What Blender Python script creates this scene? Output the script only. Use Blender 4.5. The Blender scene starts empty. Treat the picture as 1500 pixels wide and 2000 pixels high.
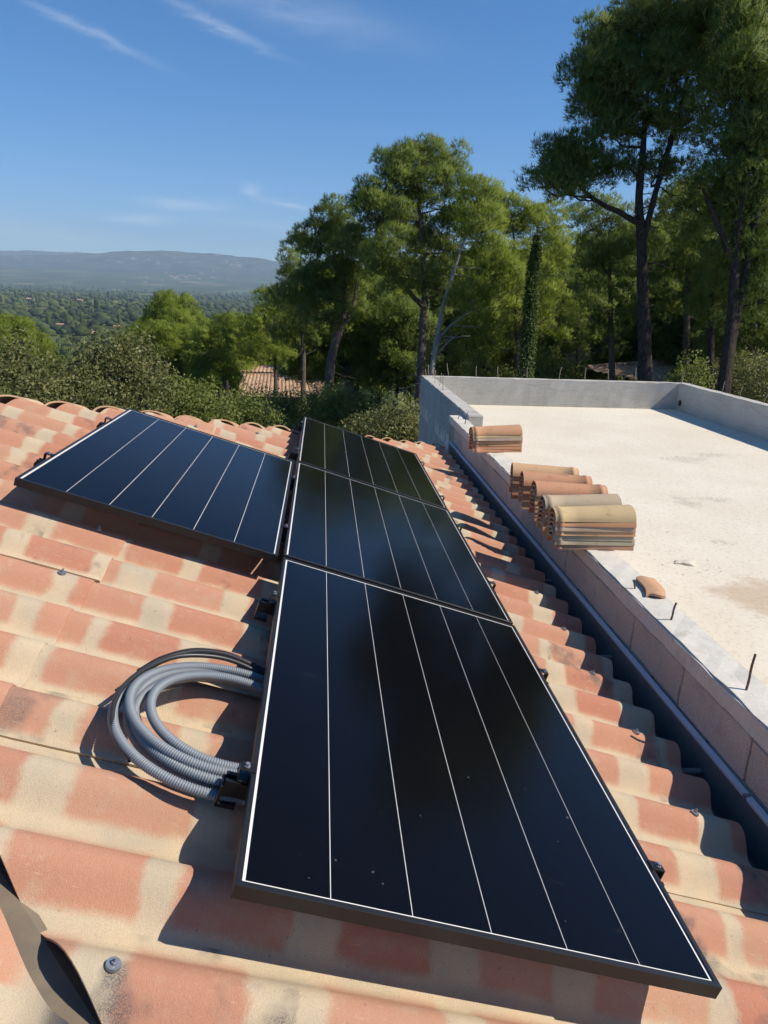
import bpy, bmesh, math, random
import numpy as np
from mathutils import Matrix, Vector

# ------------------------------------------------------------------ scene, camera, sky, sun
S = bpy.context.scene
COL = S.collection
rad = math.radians
CAM = np.array([0.16230261, -1.15759939, 1.13633519])
RW = np.array([[0.99602491, -0.0817999, 0.03525828],
               [0.0095533, -0.2954445, -0.95531214],
               [0.08856131, 0.95185152, -0.29348862]])
FPX = 1392.42
cam_d = bpy.data.cameras.new('camera')
cam = bpy.data.objects.new('camera', cam_d); COL.objects.link(cam)
cam_d.sensor_fit = 'HORIZONTAL'; cam_d.sensor_width = 36.0; cam_d.lens = FPX / 1500 * 36
cam_d.clip_start = 0.02; cam_d.clip_end = 60000
M = Matrix.Identity(4)
for i in range(3):
    M[i][0] = RW[0][i]; M[i][1] = -RW[1][i]; M[i][2] = -RW[2][i]; M[i][3] = CAM[i]
cam.matrix_world = M
S.camera = cam

SUN_AZ, SUN_EL = rad(-10.0), rad(44.5)        # azimuth from +X towards +Y
sun_dir = Vector((math.cos(SUN_EL) * math.cos(SUN_AZ), math.cos(SUN_EL) * math.sin(SUN_AZ), math.sin(SUN_EL)))
sd = bpy.data.lights.new('sun', 'SUN'); sd.energy = 4.6; sd.angle = rad(0.55); sd.color = (1.0, 0.915, 0.785)
so = bpy.data.objects.new('sun', sd); COL.objects.link(so)
so.rotation_euler = sun_dir.to_track_quat('Z', 'Y').to_euler(); so.location = (20, 0, 30)

wd = bpy.data.worlds.new('World'); S.world = wd; wd.use_nodes = True
def build_world():
    nt = wd.node_tree; N = nt.nodes; Lk = nt.links; N.clear()
    out = N.new('ShaderNodeOutputWorld'); bg = N.new('ShaderNodeBackground'); bg.inputs[1].default_value = 0.115
    sky = N.new('ShaderNodeTexSky'); sky.sky_type = 'NISHITA'; sky.sun_disc = False
    sky.sun_elevation = SUN_EL; sky.sun_rotation = math.pi / 2 - SUN_AZ
    sky.altitude = 200; sky.air_density = 0.75; sky.dust_density = 0.0; sky.ozone_density = 5.0
    tc = N.new('ShaderNodeTexCoord')
    def mth(op, a, b=None, c=None, clamp=False):
        m = N.new('ShaderNodeMath'); m.operation = op; m.use_clamp = clamp
        for k, v in enumerate((a, b, c)):
            if v is None: continue
            if isinstance(v, (int, float)): m.inputs[k].default_value = v
            else: Lk.new(v, m.inputs[k])
        return m.outputs[0]
    sep = N.new('ShaderNodeSeparateXYZ'); Lk.new(tc.outputs['Generated'], sep.inputs[0])
    az = mth('ARCTAN2', sep.outputs[0], sep.outputs[1]); el = mth('ARCSINE', sep.outputs[2])
    # cirrus: noise-warped angular coordinates, one stretched gaussian per wisp
    cv = N.new('ShaderNodeCombineXYZ'); Lk.new(az, cv.inputs[0]); Lk.new(el, cv.inputs[1])
    ms = N.new('ShaderNodeMapping'); ms.inputs['Scale'].default_value = (14, 60, 1); ms.inputs['Rotation'].default_value = (0, 0, 0.27); Lk.new(cv.outputs[0], ms.inputs[0])
    nz = N.new('ShaderNodeTexNoise'); nz.inputs['Scale'].default_value = 1.0; nz.inputs['Detail'].default_value = 4; nz.inputs['Roughness'].default_value = 0.65; nz.inputs['Distortion'].default_value = 0.6
    Lk.new(ms.outputs[0], nz.inputs['Vector'])
    wv = N.new('ShaderNodeVectorMath'); wv.operation = 'MULTIPLY_ADD'; Lk.new(nz.outputs['Color'], wv.inputs[0]); wv.inputs[1].default_value = (0.05, 0.020, 0); wv.inputs[2].default_value = (-0.025, -0.010, 0)
    wa = N.new('ShaderNodeVectorMath'); wa.operation = 'ADD'; Lk.new(cv.outputs[0], wa.inputs[0]); Lk.new(wv.outputs[0], wa.inputs[1])
    fine = mth('MULTIPLY_ADD', nz.outputs['Fac'], 2.2, -0.25)
    # individual wisps: (px, py, half length px, half width px, tilt slope, strength)
    wisps = [(175, 62, 105, 8, 0.30, 0.17), (430, 52, 95, 9, 0.30, 0.20), (600, 28, 190, 30, 0.12, 0.11), (372, 401, 75, 11, 0.0, 0.30), (276, 426, 60, 9, -0.05, 0.26),
             (490, 374, 26, 11, 0.35, 0.24), (567, 404, 40, 6, 0.08, 0.30), (90, 456, 130, 20, 0.03, 0.26), (530, 440, 150, 10, 0.0, 0.12)]
    tot = None
    for (px, py, hl, hw, sl, st) in wisps:
        d = RW.T @ np.array([(px - 750) / FPX, (py - 1000) / FPX, 1.0]); d /= np.linalg.norm(d)
        a0 = math.atan2(d[0], d[1]); e0 = math.asin(d[2]); ca = math.cos(e0)
        mp = N.new('ShaderNodeMapping'); mp.vector_type = 'TEXTURE'; mp.inputs['Location'].default_value = (a0, e0, 0); mp.inputs['Rotation'].default_value = (0, 0, math.atan((-sl - 0.035) * ca))
        mp.inputs['Scale'].default_value = (hl / FPX / ca, hw / FPX, 1); Lk.new(wa.outputs[0], mp.inputs[0])
        dt = N.new('ShaderNodeVectorMath'); dt.operation = 'DOT_PRODUCT'; Lk.new(mp.outputs[0], dt.inputs[0]); Lk.new(mp.outputs[0], dt.inputs[1])
        g = mth('POWER', 0.25, dt.outputs['Value'])
        tot = mth('MULTIPLY', g, st) if tot is None else mth('MULTIPLY_ADD', g, st, tot)
    tot = mth('MULTIPLY', tot, fine, clamp=True)
    mix = N.new('ShaderNodeMix'); mix.data_type = 'RGBA'; mix.clamp_factor = True
    Lk.new(tot, mix.inputs['Factor']); hs = N.new('ShaderNodeHueSaturation'); hs.inputs['Saturation'].default_value = 1.27; hs.inputs['Value'].default_value = 1.0; Lk.new(sky.outputs[0], hs.inputs['Color']); Lk.new(hs.outputs[0], mix.inputs['A']); mix.inputs['B'].default_value = (8.6, 8.9, 9.2, 1)
    Lk.new(mix.outputs['Result'], bg.inputs[0]); Lk.new(bg.outputs[0], out.inputs[0])
build_world()
wd.cycles.sampling_method = 'MANUAL'; wd.cycles.sample_map_resolution = 256

S.view_settings.view_transform = 'Standard'; S.view_settings.look = 'None'
S.view_settings.exposure = 0.38; S.view_settings.gamma = 1.0; S.view_settings.use_curve_mapping = False
S.render.engine = 'CYCLES'
S.cycles.use_adaptive_sampling = True; S.cycles.adaptive_threshold = 0.018; S.cycles.max_bounces = 5; S.cycles.transparent_max_bounces = 12; S.cycles.volume_bounces = 0
S.cycles.caustics_reflective = False; S.cycles.caustics_refractive = False

# ------------------------------------------------------------------ helpers
def ray(px, py):
    d = RW.T @ np.array([(px - 750) / FPX, (py - 1000) / FPX, 1.0]); return d
def at(px, py, depth):
    return CAM + ray(px, py) * depth
def proj(P):
    c = RW @ (np.asarray(P, float) - CAM); return 750 + FPX * c[0] / c[2], 1000 + FPX * c[1] / c[2], c[2]

TH = rad(17.57); CT, ST = math.cos(TH), math.sin(TH)
def rp(v, u, w=0.0):            # roof frame (down slope, along eave, out of the roof) -> world
    return Vector((v * CT + w * ST, u, -v * ST + w * CT))
ROOF = Matrix(((CT, 0, ST, 0), (0, 1, 0, 0), (-ST, 0, CT, 0), (0, 0, 0, 1)))

def tag(o, label=None, cat=None, group=None, kind=None):
    if label: o['label'] = label
    if cat: o['category'] = cat
    if group: o['group'] = group
    if kind: o['kind'] = kind
    return o
def empty(name, loc=(0, 0, 0), label=None, cat=None, group=None):
    o = bpy.data.objects.new(name, None); COL.objects.link(o); o.location = loc; o.empty_display_size = 0.1
    return tag(o, label, cat, group)
def link(name, me, mat=None, parent=None, matrix=None):
    o = bpy.data.objects.new(name, me); COL.objects.link(o)
    if mat and not me.materials: me.materials.append(mat)
    if parent:
        o.parent = parent
        bpy_parent_inv(o, parent)
    if matrix is not None: set_world(o, matrix)
    return o
PINV = {}
def bpy_parent_inv(o, parent):
    # world matrix of a parent built from its own basis and its parents' bases
    o.matrix_parent_inverse = world_of(parent).inverted()
def world_of(o):
    if o.parent: return world_of(o.parent) @ o.matrix_parent_inverse @ o.matrix_basis
    return o.matrix_basis.copy()
def set_world(o, m):
    o.matrix_basis = m           # parent inverse cancels the parent, so the basis is the world matrix
def mesh_py(name, V, F, smooth=False):
    me = bpy.data.meshes.new(name); me.from_pydata([tuple(v) for v in V], [], [tuple(f) for f in F]); me.update()
    if smooth: me.polygons.foreach_set('use_smooth', [True] * len(me.polygons))
    return me
def mesh_np(name, V, F, smooth=False, tint=None):
    V = np.asarray(V, np.float32); F = np.asarray(F, np.int32); k = F.shape[1]
    me = bpy.data.meshes.new(name)
    me.vertices.add(len(V)); me.vertices.foreach_set('co', V.ravel())
    me.loops.add(F.size); me.loops.foreach_set('vertex_index', F.ravel())
    me.polygons.add(len(F)); me.polygons.foreach_set('loop_start', np.arange(0, F.size, k, dtype=np.int32))
    me.polygons.foreach_set('loop_total', np.full(len(F), k, np.int32))
    if smooth: me.polygons.foreach_set('use_smooth', np.ones(len(F), bool))
    me.update(calc_edges=True)
    if tint is not None:
        a = me.attributes.new('tint', 'FLOAT', 'POINT'); a.data.foreach_set('value', np.asarray(tint, np.float32))
    return me
class MB:
    def __init__(s): s.V = []; s.F = []
    def add(s, V, F):
        n = len(s.V); s.V += [tuple(v) for v in V]; s.F += [tuple(i + n for i in f) for f in F]; return s
    def box(s, a, b):
        x0, y0, z0 = a; x1, y1, z1 = b
        return s.add([(x0, y0, z0), (x1, y0, z0), (x1, y1, z0), (x0, y1, z0), (x0, y0, z1), (x1, y0, z1), (x1, y1, z1), (x0, y1, z1)],
                     [(0, 3, 2, 1), (4, 5, 6, 7), (0, 1, 5, 4), (1, 2, 6, 5), (2, 3, 7, 6), (3, 0, 4, 7)])
    def cyl(s, p, q, r0, r1=None, n=10, cap=True):
        r1 = r0 if r1 is None else r1
        p = Vector(p); q = Vector(q); d = (q - p).normalized(); a = d.orthogonal().normalized(); b = d.cross(a)
        V = []
        for c, r in ((p, r0), (q, r1)):
            for i in range(n):
                t = 2 * math.pi * i / n; V.append(c + a * (r * math.cos(t)) + b * (r * math.sin(t)))
        F = [(i, (i + 1) % n, n + (i + 1) % n, n + i) for i in range(n)]
        if cap: F += [tuple(range(n - 1, -1, -1)), tuple(range(n, 2 * n))]
        return s.add(V, F)
    def mesh(s, name, smooth=False): return mesh_py(name, s.V, s.F, smooth)
def bevel_mesh(me, off, seg=1):
    bm = bmesh.new(); bm.from_mesh(me)
    bmesh.ops.bevel(bm, geom=list(bm.edges), offset=off, segments=seg, affect='EDGES', profile=0.5)
    bm.to_mesh(me); bm.free(); me.update(); return me
def rough_mesh(me, amp, rng, cuts=3, off=0.004):
    bm = bmesh.new(); bm.from_mesh(me)
    bmesh.ops.bevel(bm, geom=list(bm.edges), offset=off, segments=1, affect='EDGES')
    bmesh.ops.subdivide_edges(bm, edges=[e for e in bm.edges if e.calc_length() > 0.05], cuts=cuts, use_grid_fill=True)
    for v in bm.verts: v.co += Vector((rng.uniform(-amp, amp), rng.uniform(-amp, amp), rng.uniform(-amp, amp)))
    bm.to_mesh(me); bm.free(); me.update(); return me
def sweep(path, prof_r, n=8, cap=True):
    """tube along path (Nx3) with radius array, parallel transport"""
    P = np.asarray(path, float); R = np.broadcast_to(np.asarray(prof_r, float), (len(P),))
    T = np.gradient(P, axis=0); T /= np.linalg.norm(T, axis=1)[:, None] + 1e-12
    a = np.cross(T[0], (0, 0, 1.0));
    if np.linalg.norm(a) < 1e-3: a = np.cross(T[0], (1.0, 0, 0))
    a /= np.linalg.norm(a); A = [a]
    for i in range(1, len(P)):
        a = A[-1] - T[i] * np.dot(A[-1], T[i]); a /= np.linalg.norm(a); A.append(a)
    A = np.array(A); B = np.cross(T, A)
    th = np.linspace(0, 2 * np.pi, n, endpoint=False)
    V = (P[:, None] + R[:, None, None] * (A[:, None] * np.cos(th)[None, :, None] + B[:, None] * np.sin(th)[None, :, None])).reshape(-1, 3)
    i = np.arange(len(P) - 1)[:, None] * n; j = np.arange(n)[None]; k = (j + 1) % n
    F = np.stack([i + j, i + k, i + n + k, i + n + j], -1).reshape(-1, 4)
    return V, F

# ------------------------------------------------------------------ materials
class NT:
    def __init__(s, name):
        s.m = bpy.data.materials.new(name); s.m.use_nodes = True; s.t = s.m.node_tree; s.N = s.t.nodes; s.L = s.t.links
        s.b = s.N['Principled BSDF']; s.out = s.N['Material Output']
    def put(s, sock, v):
        if isinstance(v, bpy.types.NodeSocket): s.L.new(v, sock)
        else:
            if hasattr(sock.default_value, '__len__') and not isinstance(v, (int, float)) and len(v) == 3 and len(sock.default_value) == 4: v = (*v, 1)
            sock.default_value = v
    def math(s, op, a, b=None, c=None, clamp=False):
        m = s.N.new('ShaderNodeMath'); m.operation = op; m.use_clamp = clamp
        for k, v in enumerate((a, b, c)):
            if v is not None: s.put(m.inputs[k], v)
        return m.outputs[0]
    def coord(s, kind='Object'): return s.N.new('ShaderNodeTexCoord').outputs[kind]
    def mapping(s, vec, scale=(1, 1, 1), loc=(0, 0, 0), rot=(0, 0, 0)):
        m = s.N.new('ShaderNodeMapping'); s.put(m.inputs['Vector'], vec); m.inputs['Scale'].default_value = scale; s.put(m.inputs['Location'], loc); m.inputs['Rotation'].default_value = rot
        return m.outputs[0]
    def noise(s, vec, scale, detail=4, rough=0.55, dist=0.0, col=False):
        n = s.N.new('ShaderNodeTexNoise'); s.put(n.inputs['Vector'], vec); n.inputs['Scale'].default_value = scale; n.inputs['Detail'].default_value = detail
        n.inputs['Roughness'].default_value = rough; n.inputs['Distortion'].default_value = dist
        return n.outputs['Color' if col else 'Fac']
    def ramp(s, x, a, b, lo=0.0, hi=1.0, smooth=True):
        m = s.N.new('ShaderNodeMapRange'); m.interpolation_type = 'SMOOTHSTEP' if smooth else 'LINEAR'
        s.put(m.inputs[0], x); s.put(m.inputs[1], a); s.put(m.inputs[2], b); s.put(m.inputs[3], lo); s.put(m.inputs[4], hi); return m.outputs[0]
    def mix(s, f, a, b, mode='MIX'):
        m = s.N.new('ShaderNodeMix'); m.data_type = 'RGBA'; m.blend_type = mode; s.put(m.inputs['Factor'], f); s.put(m.inputs['A'], a); s.put(m.inputs['B'], b); return m.outputs['Result']
    def bump(s, h, strength=0.3, dist=0.005):
        b = s.N.new('ShaderNodeBump'); b.inputs['Strength'].default_value = strength; b.inputs['Distance'].default_value = dist; s.put(b.inputs['Height'], h); s.L.new(b.outputs[0], s.b.inputs['Normal']); return b
    def rnd(s, k=0):
        oi = s.N.new('ShaderNodeObjectInfo')
        if k == 0: return oi.outputs['Random']
        w = s.N.new('ShaderNodeTexWhiteNoise'); w.noise_dimensions = '1D'; s.put(w.inputs['W'], s.math('MULTIPLY_ADD', oi.outputs['Random'], 91.7, k * 3.71)); return w.outputs['Value']
    def base(s, c): s.put(s.b.inputs['Base Color'], c); return s
    def set(s, **k):
        for n, v in k.items(): s.put(s.b.inputs[n.replace('_', ' ')], v)
        return s

def mat_roof_tile():
    t = NT('flamed_sheet'); oc = t.coord('Object'); sp = t.N.new('ShaderNodeSeparateXYZ'); t.L.new(oc, sp.inputs[0]); r0 = t.rnd(0)
    off = t.N.new('ShaderNodeCombineXYZ'); t.put(off.inputs[0], t.math('MULTIPLY', r0, 37.0)); t.put(off.inputs[1], t.math('MULTIPLY', r0, 91.0))
    vv = t.N.new('ShaderNodeVectorMath'); vv.operation = 'ADD'; t.L.new(oc, vv.inputs[0]); t.L.new(off.outputs[0], vv.inputs[1]); p = vv.outputs[0]
    n1 = t.noise(p, 8, 4); n2 = t.noise(t.mapping(p, (95, 26, 26)), 3, 4, 0.7); nfine = t.noise(p, 380, 2, 0.6)
    wob = t.math('MULTIPLY', t.math('SUBTRACT', n1, 0.5), 0.065); wob2 = t.math('MULTIPLY', t.math('SUBTRACT', n2, 0.5), 0.030)
    x = t.math('ADD', t.math('ADD', sp.outputs[0], wob), wob2); y = t.math('ADD', t.math('ADD', sp.outputs[1], t.math('MULTIPLY', wob, 0.5)), t.math('MULTIPLY', wob2, 0.8))
    row = t.math('FLOOR', t.math('DIVIDE', sp.outputs[1], 0.2465)); yl = t.math('SUBTRACT', y, t.math('MULTIPLY', row, 0.2465))
    def wn(a, b):
        w = t.N.new('ShaderNodeTexWhiteNoise'); w.noise_dimensions = '3D'; c = t.N.new('ShaderNodeCombineXYZ'); t.put(c.inputs[0], a); t.put(c.inputs[1], b); t.put(c.inputs[2], t.math('MULTIPLY', r0, 57.3)); t.L.new(c.outputs[0], w.inputs['Vector'])
        q = t.N.new('ShaderNodeSeparateColor'); t.L.new(w.outputs['Color'], q.inputs[0]); return q.outputs
    ph = wn(row, 3.5); xs = t.math('ADD', x, t.math('MULTIPLY', ph[0], 0.37)); per = t.math('MULTIPLY_ADD', ph[1], 0.06, 0.345)
    cell = t.math('FLOOR', t.math('DIVIDE', xs, per)); xl = t.math('SUBTRACT', xs, t.math('MULTIPLY', cell, per)); rc = wn(row, cell)
    s1 = t.math('MULTIPLY_ADD', rc[0], 0.045, 0.006); e1 = t.math('MULTIPLY_ADD', rc[1], 0.070, 0.262)
    band = t.math('MULTIPLY', t.ramp(xl, s1, t.math('ADD', s1, 0.030)), t.ramp(xl, e1, t.math('ADD', e1, 0.026), 1, 0))
    roll = t.math('MULTIPLY', t.ramp(yl, 0.008, 0.034), t.ramp(yl, 0.175, 0.232, 1, 0))
    red = t.math('MULTIPLY', t.math('MULTIPLY', band, roll), t.ramp(n2, 0.2, 0.6, 0.66, 1.0)); red = t.math('MULTIPLY', red, t.math('MULTIPLY_ADD', rc[2], 0.22, 0.84)); red = t.math('MULTIPLY', red, t.ramp(t.noise(p, 14, 4, 0.65), 0.28, 0.5, 0.72, 1.0))
    beige = t.mix(t.ramp(n1, 0.3, 0.7), (0.60, 0.475, 0.315), (0.51, 0.425, 0.30)); beige = t.mix(t.math('MULTIPLY', t.ramp(t.noise(p, 3.2, 3), 0.5, 0.72), 0.55), beige, (0.40, 0.36, 0.27))
    redc = t.mix(rc[1], (0.47, 0.185, 0.115), (0.525, 0.25, 0.155)); redc = t.mix(t.ramp(n2, 0.45, 0.8, 0, 0.55), redc, (0.60, 0.37, 0.245))
    col = t.mix(red, beige, redc)
    sn = t.noise(p, 6.5, 3, 0.6); sm = t.math('MULTIPLY', t.ramp(sn, 0.52, 0.70), t.ramp(wn(row, t.math('ADD', cell, 0.5))[0], 0.74, 0.80)); sm = t.math('MULTIPLY', sm, t.ramp(nfine, 0.34, 0.60, 0.25, 1.0))
    col = t.mix(t.math('MULTIPLY', sm, 0.85), col, (0.075, 0.080, 0.085))
    col = t.mix(t.ramp(nfine, 0.30, 0.62, 0.26, 0.0), col, (0.26, 0.17, 0.11)); col = t.mix(t.ramp(t.noise(p, 85, 3, 0.6), 0.67, 0.73, 0, 0.5), col, (0.14, 0.11, 0.085))
    scr = t.noise(t.mapping(p, (20, 150, 60), rot=(0, 0, 0.35)), 1.0, 3, 0.6); col = t.mix(t.ramp(scr, 0.62, 0.76, 0, 0.3), col, (0.70, 0.53, 0.39))
    t.base(col).set(Roughness=0.88, Specular_IOR_Level=0.22)
    t.bump(t.math('ADD', nfine, n2), 0.6, 0.0018)
    return t.m
def mat_loose_tile():
    t = NT('stacked_clay'); oi = t.N.new('ShaderNodeObjectInfo'); oc = t.coord('Object'); r = t.rnd(1)
    off = t.N.new('ShaderNodeCombineXYZ'); t.put(off.inputs[0], t.math('MULTIPLY', r, 40.0)); vv = t.N.new('ShaderNodeVectorMath'); vv.operation = 'ADD'; t.L.new(oc, vv.inputs[0]); t.L.new(off.outputs[0], vv.inputs[1]); p = vv.outputs[0]
    n = t.noise(p, 8, 5, 0.6); col = t.mix(t.ramp(n, 0.3, 0.7, 0.0, 0.45), oi.outputs['Color'], (0.50, 0.34, 0.20))
    sm = t.ramp(t.noise(t.mapping(p, (1.0, 2.2, 1)), 9, 6, 0.72), 0.56, 0.72)
    col = t.mix(t.math('MULTIPLY', sm, t.math('MULTIPLY_ADD', r, 0.5, 0.35)), col, (0.085, 0.07, 0.055))
    col = t.mix(t.ramp(t.noise(p, 200, 2), 0.3, 0.7, 0.14, 0), col, (0.2, 0.12, 0.07))
    t.base(col).set(Roughness=0.85, Specular_IOR_Level=0.25); t.bump(t.noise(p, 180, 3), 0.3, 0.0015); return t.m
def mat_concrete(name, c1, c2, stain, scale=1.0, rough=0.9, bump=0.004, smear=False):
    t = NT(name); p = t.coord('Object'); n = t.noise(p, 1.1 * scale, 6, 0.65, 0.4); col = t.mix(t.ramp(n, 0.35, 0.68), c1, c2)
    f = t.noise(p, 38, 5, 0.7); col = t.mix(t.ramp(f, 0.35, 0.65, 0.25, 0.0), col, stain)
    st = t.noise(t.mapping(p, (0.5, 0.5, 7.0) if smear else (1, 1, 1)), 2.2 * scale, 7, 0.72, 1.6); col = t.mix(t.ramp(st, 0.50, 0.70, 0, 0.75 if smear else 0.5), col, stain); blot = t.noise(p, 5.5, 5, 0.7); col = t.mix(t.ramp(blot, 0.58, 0.72, 0, 0.4), col, c2)
    t.base(col).set(Roughness=rough, Specular_IOR_Level=0.2)
    t.bump(t.math('ADD', f, t.math('MULTIPLY', t.noise(p, 7, 4), 1.5)), 0.5, bump); return t.m
def mat_slab():
    t = NT('slab_screed'); p = t.coord('Object'); n = t.noise(p, 0.7, 6, 0.6, 0.3); col = t.mix(t.ramp(n, 0.3, 0.7), (0.69, 0.62, 0.50), (0.76, 0.695, 0.58))
    f = t.noise(p, 30, 6, 0.75); col = t.mix(t.ramp(f, 0.36, 0.5, 0.5, 0.0), col, (0.50, 0.43, 0.33))
    # damp ochre stain and trowel marks with their own shapes
    sp = t.N.new('ShaderNodeSeparateXYZ'); t.L.new(p, sp.inputs[0])
    def blob(cx, cy, rx, ry, soft=0.6):
        dx = t.math('DIVIDE', t.math('SUBTRACT', sp.outputs[0], cx), rx); dy = t.math('DIVIDE', t.math('SUBTRACT', sp.outputs[1], cy), ry)
        d = t.math('SQRT', t.math('ADD', t.math('MULTIPLY', dx, dx), t.math('MULTIPLY', dy, dy)))
        d = t.math('ADD', d, t.math('MULTIPLY', t.math('SUBTRACT', t.noise(p, 5, 6, 0.7), 0.5), 1.6)); return t.ramp(d, 1.0, 1.0 - soft, 0, 1)
    st = blob(3.35, 3.2, 0.55, 0.42); col = t.mix(t.math('MULTIPLY', st, 0.5), col, (0.42, 0.27, 0.15))
    for (cx, cy, rx, ry) in ((3.9, 5.6, 0.16, 0.3), (4.3, 5.7, 0.3, 0.14), (4.9, 5.3, 0.3, 0.2), (3.6, 4.35, 0.14, 0.1), (4.9, 7.6, 0.5, 0.3), (5.4, 7.9, 0.4, 0.25)):
        col = t.mix(t.math('MULTIPLY', blob(cx, cy, rx, ry, 0.8), t.ramp(t.noise(t.mapping(p, (9, 2, 1)), 5, 5, 0.8), 0.42, 0.6, 0.0, 0.55)), col, (0.25, 0.23, 0.19))
    scr = t.noise(t.mapping(p, (1.2, 14, 1), rot=(0, 0, 0.35)), 2.2, 5, 0.7, 0.6); col = t.mix(t.ramp(scr, 0.62, 0.76, 0, 0.5), col, (0.40, 0.35, 0.27))
    t.base(col).set(Roughness=0.92, Specular_IOR_Level=0.15); t.bump(t.math('ADD', f, t.math('MULTIPLY', t.noise(p, 5, 5), 2.0)), 0.5, 0.005); return t.m
def mat_block():
    t = NT('concrete_block_grit'); p = t.coord('Object'); r = t.rnd(1)
    col = t.mix(r, (0.68, 0.61, 0.525), (0.58, 0.52, 0.45)); f = t.noise(p, 120, 3, 0.7); col = t.mix(t.ramp(f, 0.4, 0.62, 0.45, 0), col, (0.30, 0.265, 0.23))
    col = t.mix(t.ramp(t.noise(p, 4, 6, 0.7), 0.52, 0.7, 0, 0.45), col, (0.40, 0.36, 0.32))
    t.base(col).set(Roughness=0.95, Specular_IOR_Level=0.1); t.bump(t.math('ADD', f, t.noise(p, 30, 4)), 0.9, 0.006); return t.m
def mat_plain(name, c, rough=0.5, metal=0.0, spec=0.5, var=0.0, vs=20.0, c2=None, bump=0.0, bs=200.0):
    t = NT(name); p = t.coord('Object')
    if var: t.base(t.mix(t.ramp(t.noise(p, vs, 5, 0.65), 0.35, 0.7, 0, var), c, c2 or (c[0] * 0.5, c[1] * 0.5, c[2] * 0.5)))
    else: t.base(c)
    t.set(Roughness=rough, Metallic=metal, Specular_IOR_Level=spec)
    if bump: t.bump(t.noise(p, bs, 3), 0.4, bump)
    return t.m
def mat_cell():
    t = NT('solar_cell'); p = t.coord('Object'); c = t.mix(t.noise(t.mapping(p, (1, 0.2, 1)), 6, 2), (0.0030, 0.0032, 0.0048), (0.0042, 0.0044, 0.0064)); t.base(c).set(Roughness=0.6, Specular_IOR_Level=0.0); return t.m
def mat_glass():
    t = NT('panel_glass'); p = t.coord('Object'); t.N.remove(t.b)
    fr = t.N.new('ShaderNodeFresnel'); fr.inputs['IOR'].default_value = 1.25
    tr = t.N.new('ShaderNodeBsdfTransparent'); gl = t.N.new('ShaderNodeBsdfGlossy'); gl.distribution = 'BECKMANN'
    sm = t.noise(p, 2.6, 5, 0.6, 0.5); t.put(gl.inputs['Roughness'], t.ramp(sm, 0.3, 0.75, 0.13, 0.19)); gl.inputs['Color'].default_value = (0.96, 0.97, 1, 1)
    df = t.N.new('ShaderNodeBsdfDiffuse'); df.inputs['Color'].default_value = (0.42, 0.43, 0.46, 1)
    m1 = t.N.new('ShaderNodeMixShader'); t.L.new(fr.outputs[0], m1.inputs[0]); t.L.new(tr.outputs[0], m1.inputs[1]); t.L.new(gl.outputs[0], m1.inputs[2])
    speck = t.ramp(t.noise(p, 55, 2, 0.5), 0.75, 0.78, 0, 0.14)
    smear = t.math('MULTIPLY', t.ramp(t.noise(t.mapping(p, (1, 2.2, 1)), 6, 5, 0.65, 0.6), 0.60, 0.78, 0, 0.045), t.ramp(t.noise(p, 1.7, 2), 0.45, 0.62))
    vo = t.N.new('ShaderNodeTexVoronoi'); t.put(vo.inputs['Vector'], p); vo.inputs['Scale'].default_value = 9
    dots = t.ramp(vo.outputs['Distance'], 0.018, 0.030, 0.15, 0.0)
    d = t.math('ADD', t.math('ADD', t.math('MAXIMUM', speck, dots), smear), 0.0008, clamp=True)
    m2 = t.N.new('ShaderNodeMixShader'); t.L.new(d, m2.inputs[0]); t.L.new(m1.outputs[0], m2.inputs[1]); t.L.new(df.outputs[0], m2.inputs[2])
    t.L.new(m2.outputs[0], t.out.inputs[0]); return t.m
def mat_leaf(name, c1, c2, c3, trans=0.35, rough=0.55):
    t = NT(name); a = t.N.new('ShaderNodeAttribute'); a.attribute_name = 'tint'; f = a.outputs['Fac']; r = t.rnd(1)
    col = t.mix(t.ramp(f, 0.0, 0.6, 0, 1, False), c1, c2); col = t.mix(t.ramp(f, 0.82, 1.0, 0, 0.8), col, c3)
    col = t.mix(t.math('MULTIPLY', r, 0.3), col, (c1[0] * 0.7, c1[1] * 0.75, c1[2] * 0.8))
    t.base(col).set(Roughness=rough, Specular_IOR_Level=0.25)
    tl = t.N.new('ShaderNodeBsdfTranslucent'); t.L.new(t.mix(0.5, col, (c2[0] * 1.5, c2[1] * 1.5, c2[2])), tl.inputs[0])
    m = t.N.new('ShaderNodeMixShader'); m.inputs[0].default_value = trans; t.L.new(t.b.outputs[0], m.inputs[1]); t.L.new(tl.outputs[0], m.inputs[2]); t.L.new(m.outputs[0], t.out.inputs[0]); return t.m
def mat_bark(name, c1, c2):
    t = NT(name); p = t.coord('Object'); v = t.mapping(p, (5, 5, 1.6)); n = t.noise(v, 3.4, 6, 0.75, 0.8); col = t.mix(t.ramp(n, 0.35, 0.65), c1, c2)
    t.base(col).set(Roughness=0.95, Specular_IOR_Level=0.1); t.bump(n, 1.0, 0.06); return t.m

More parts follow.
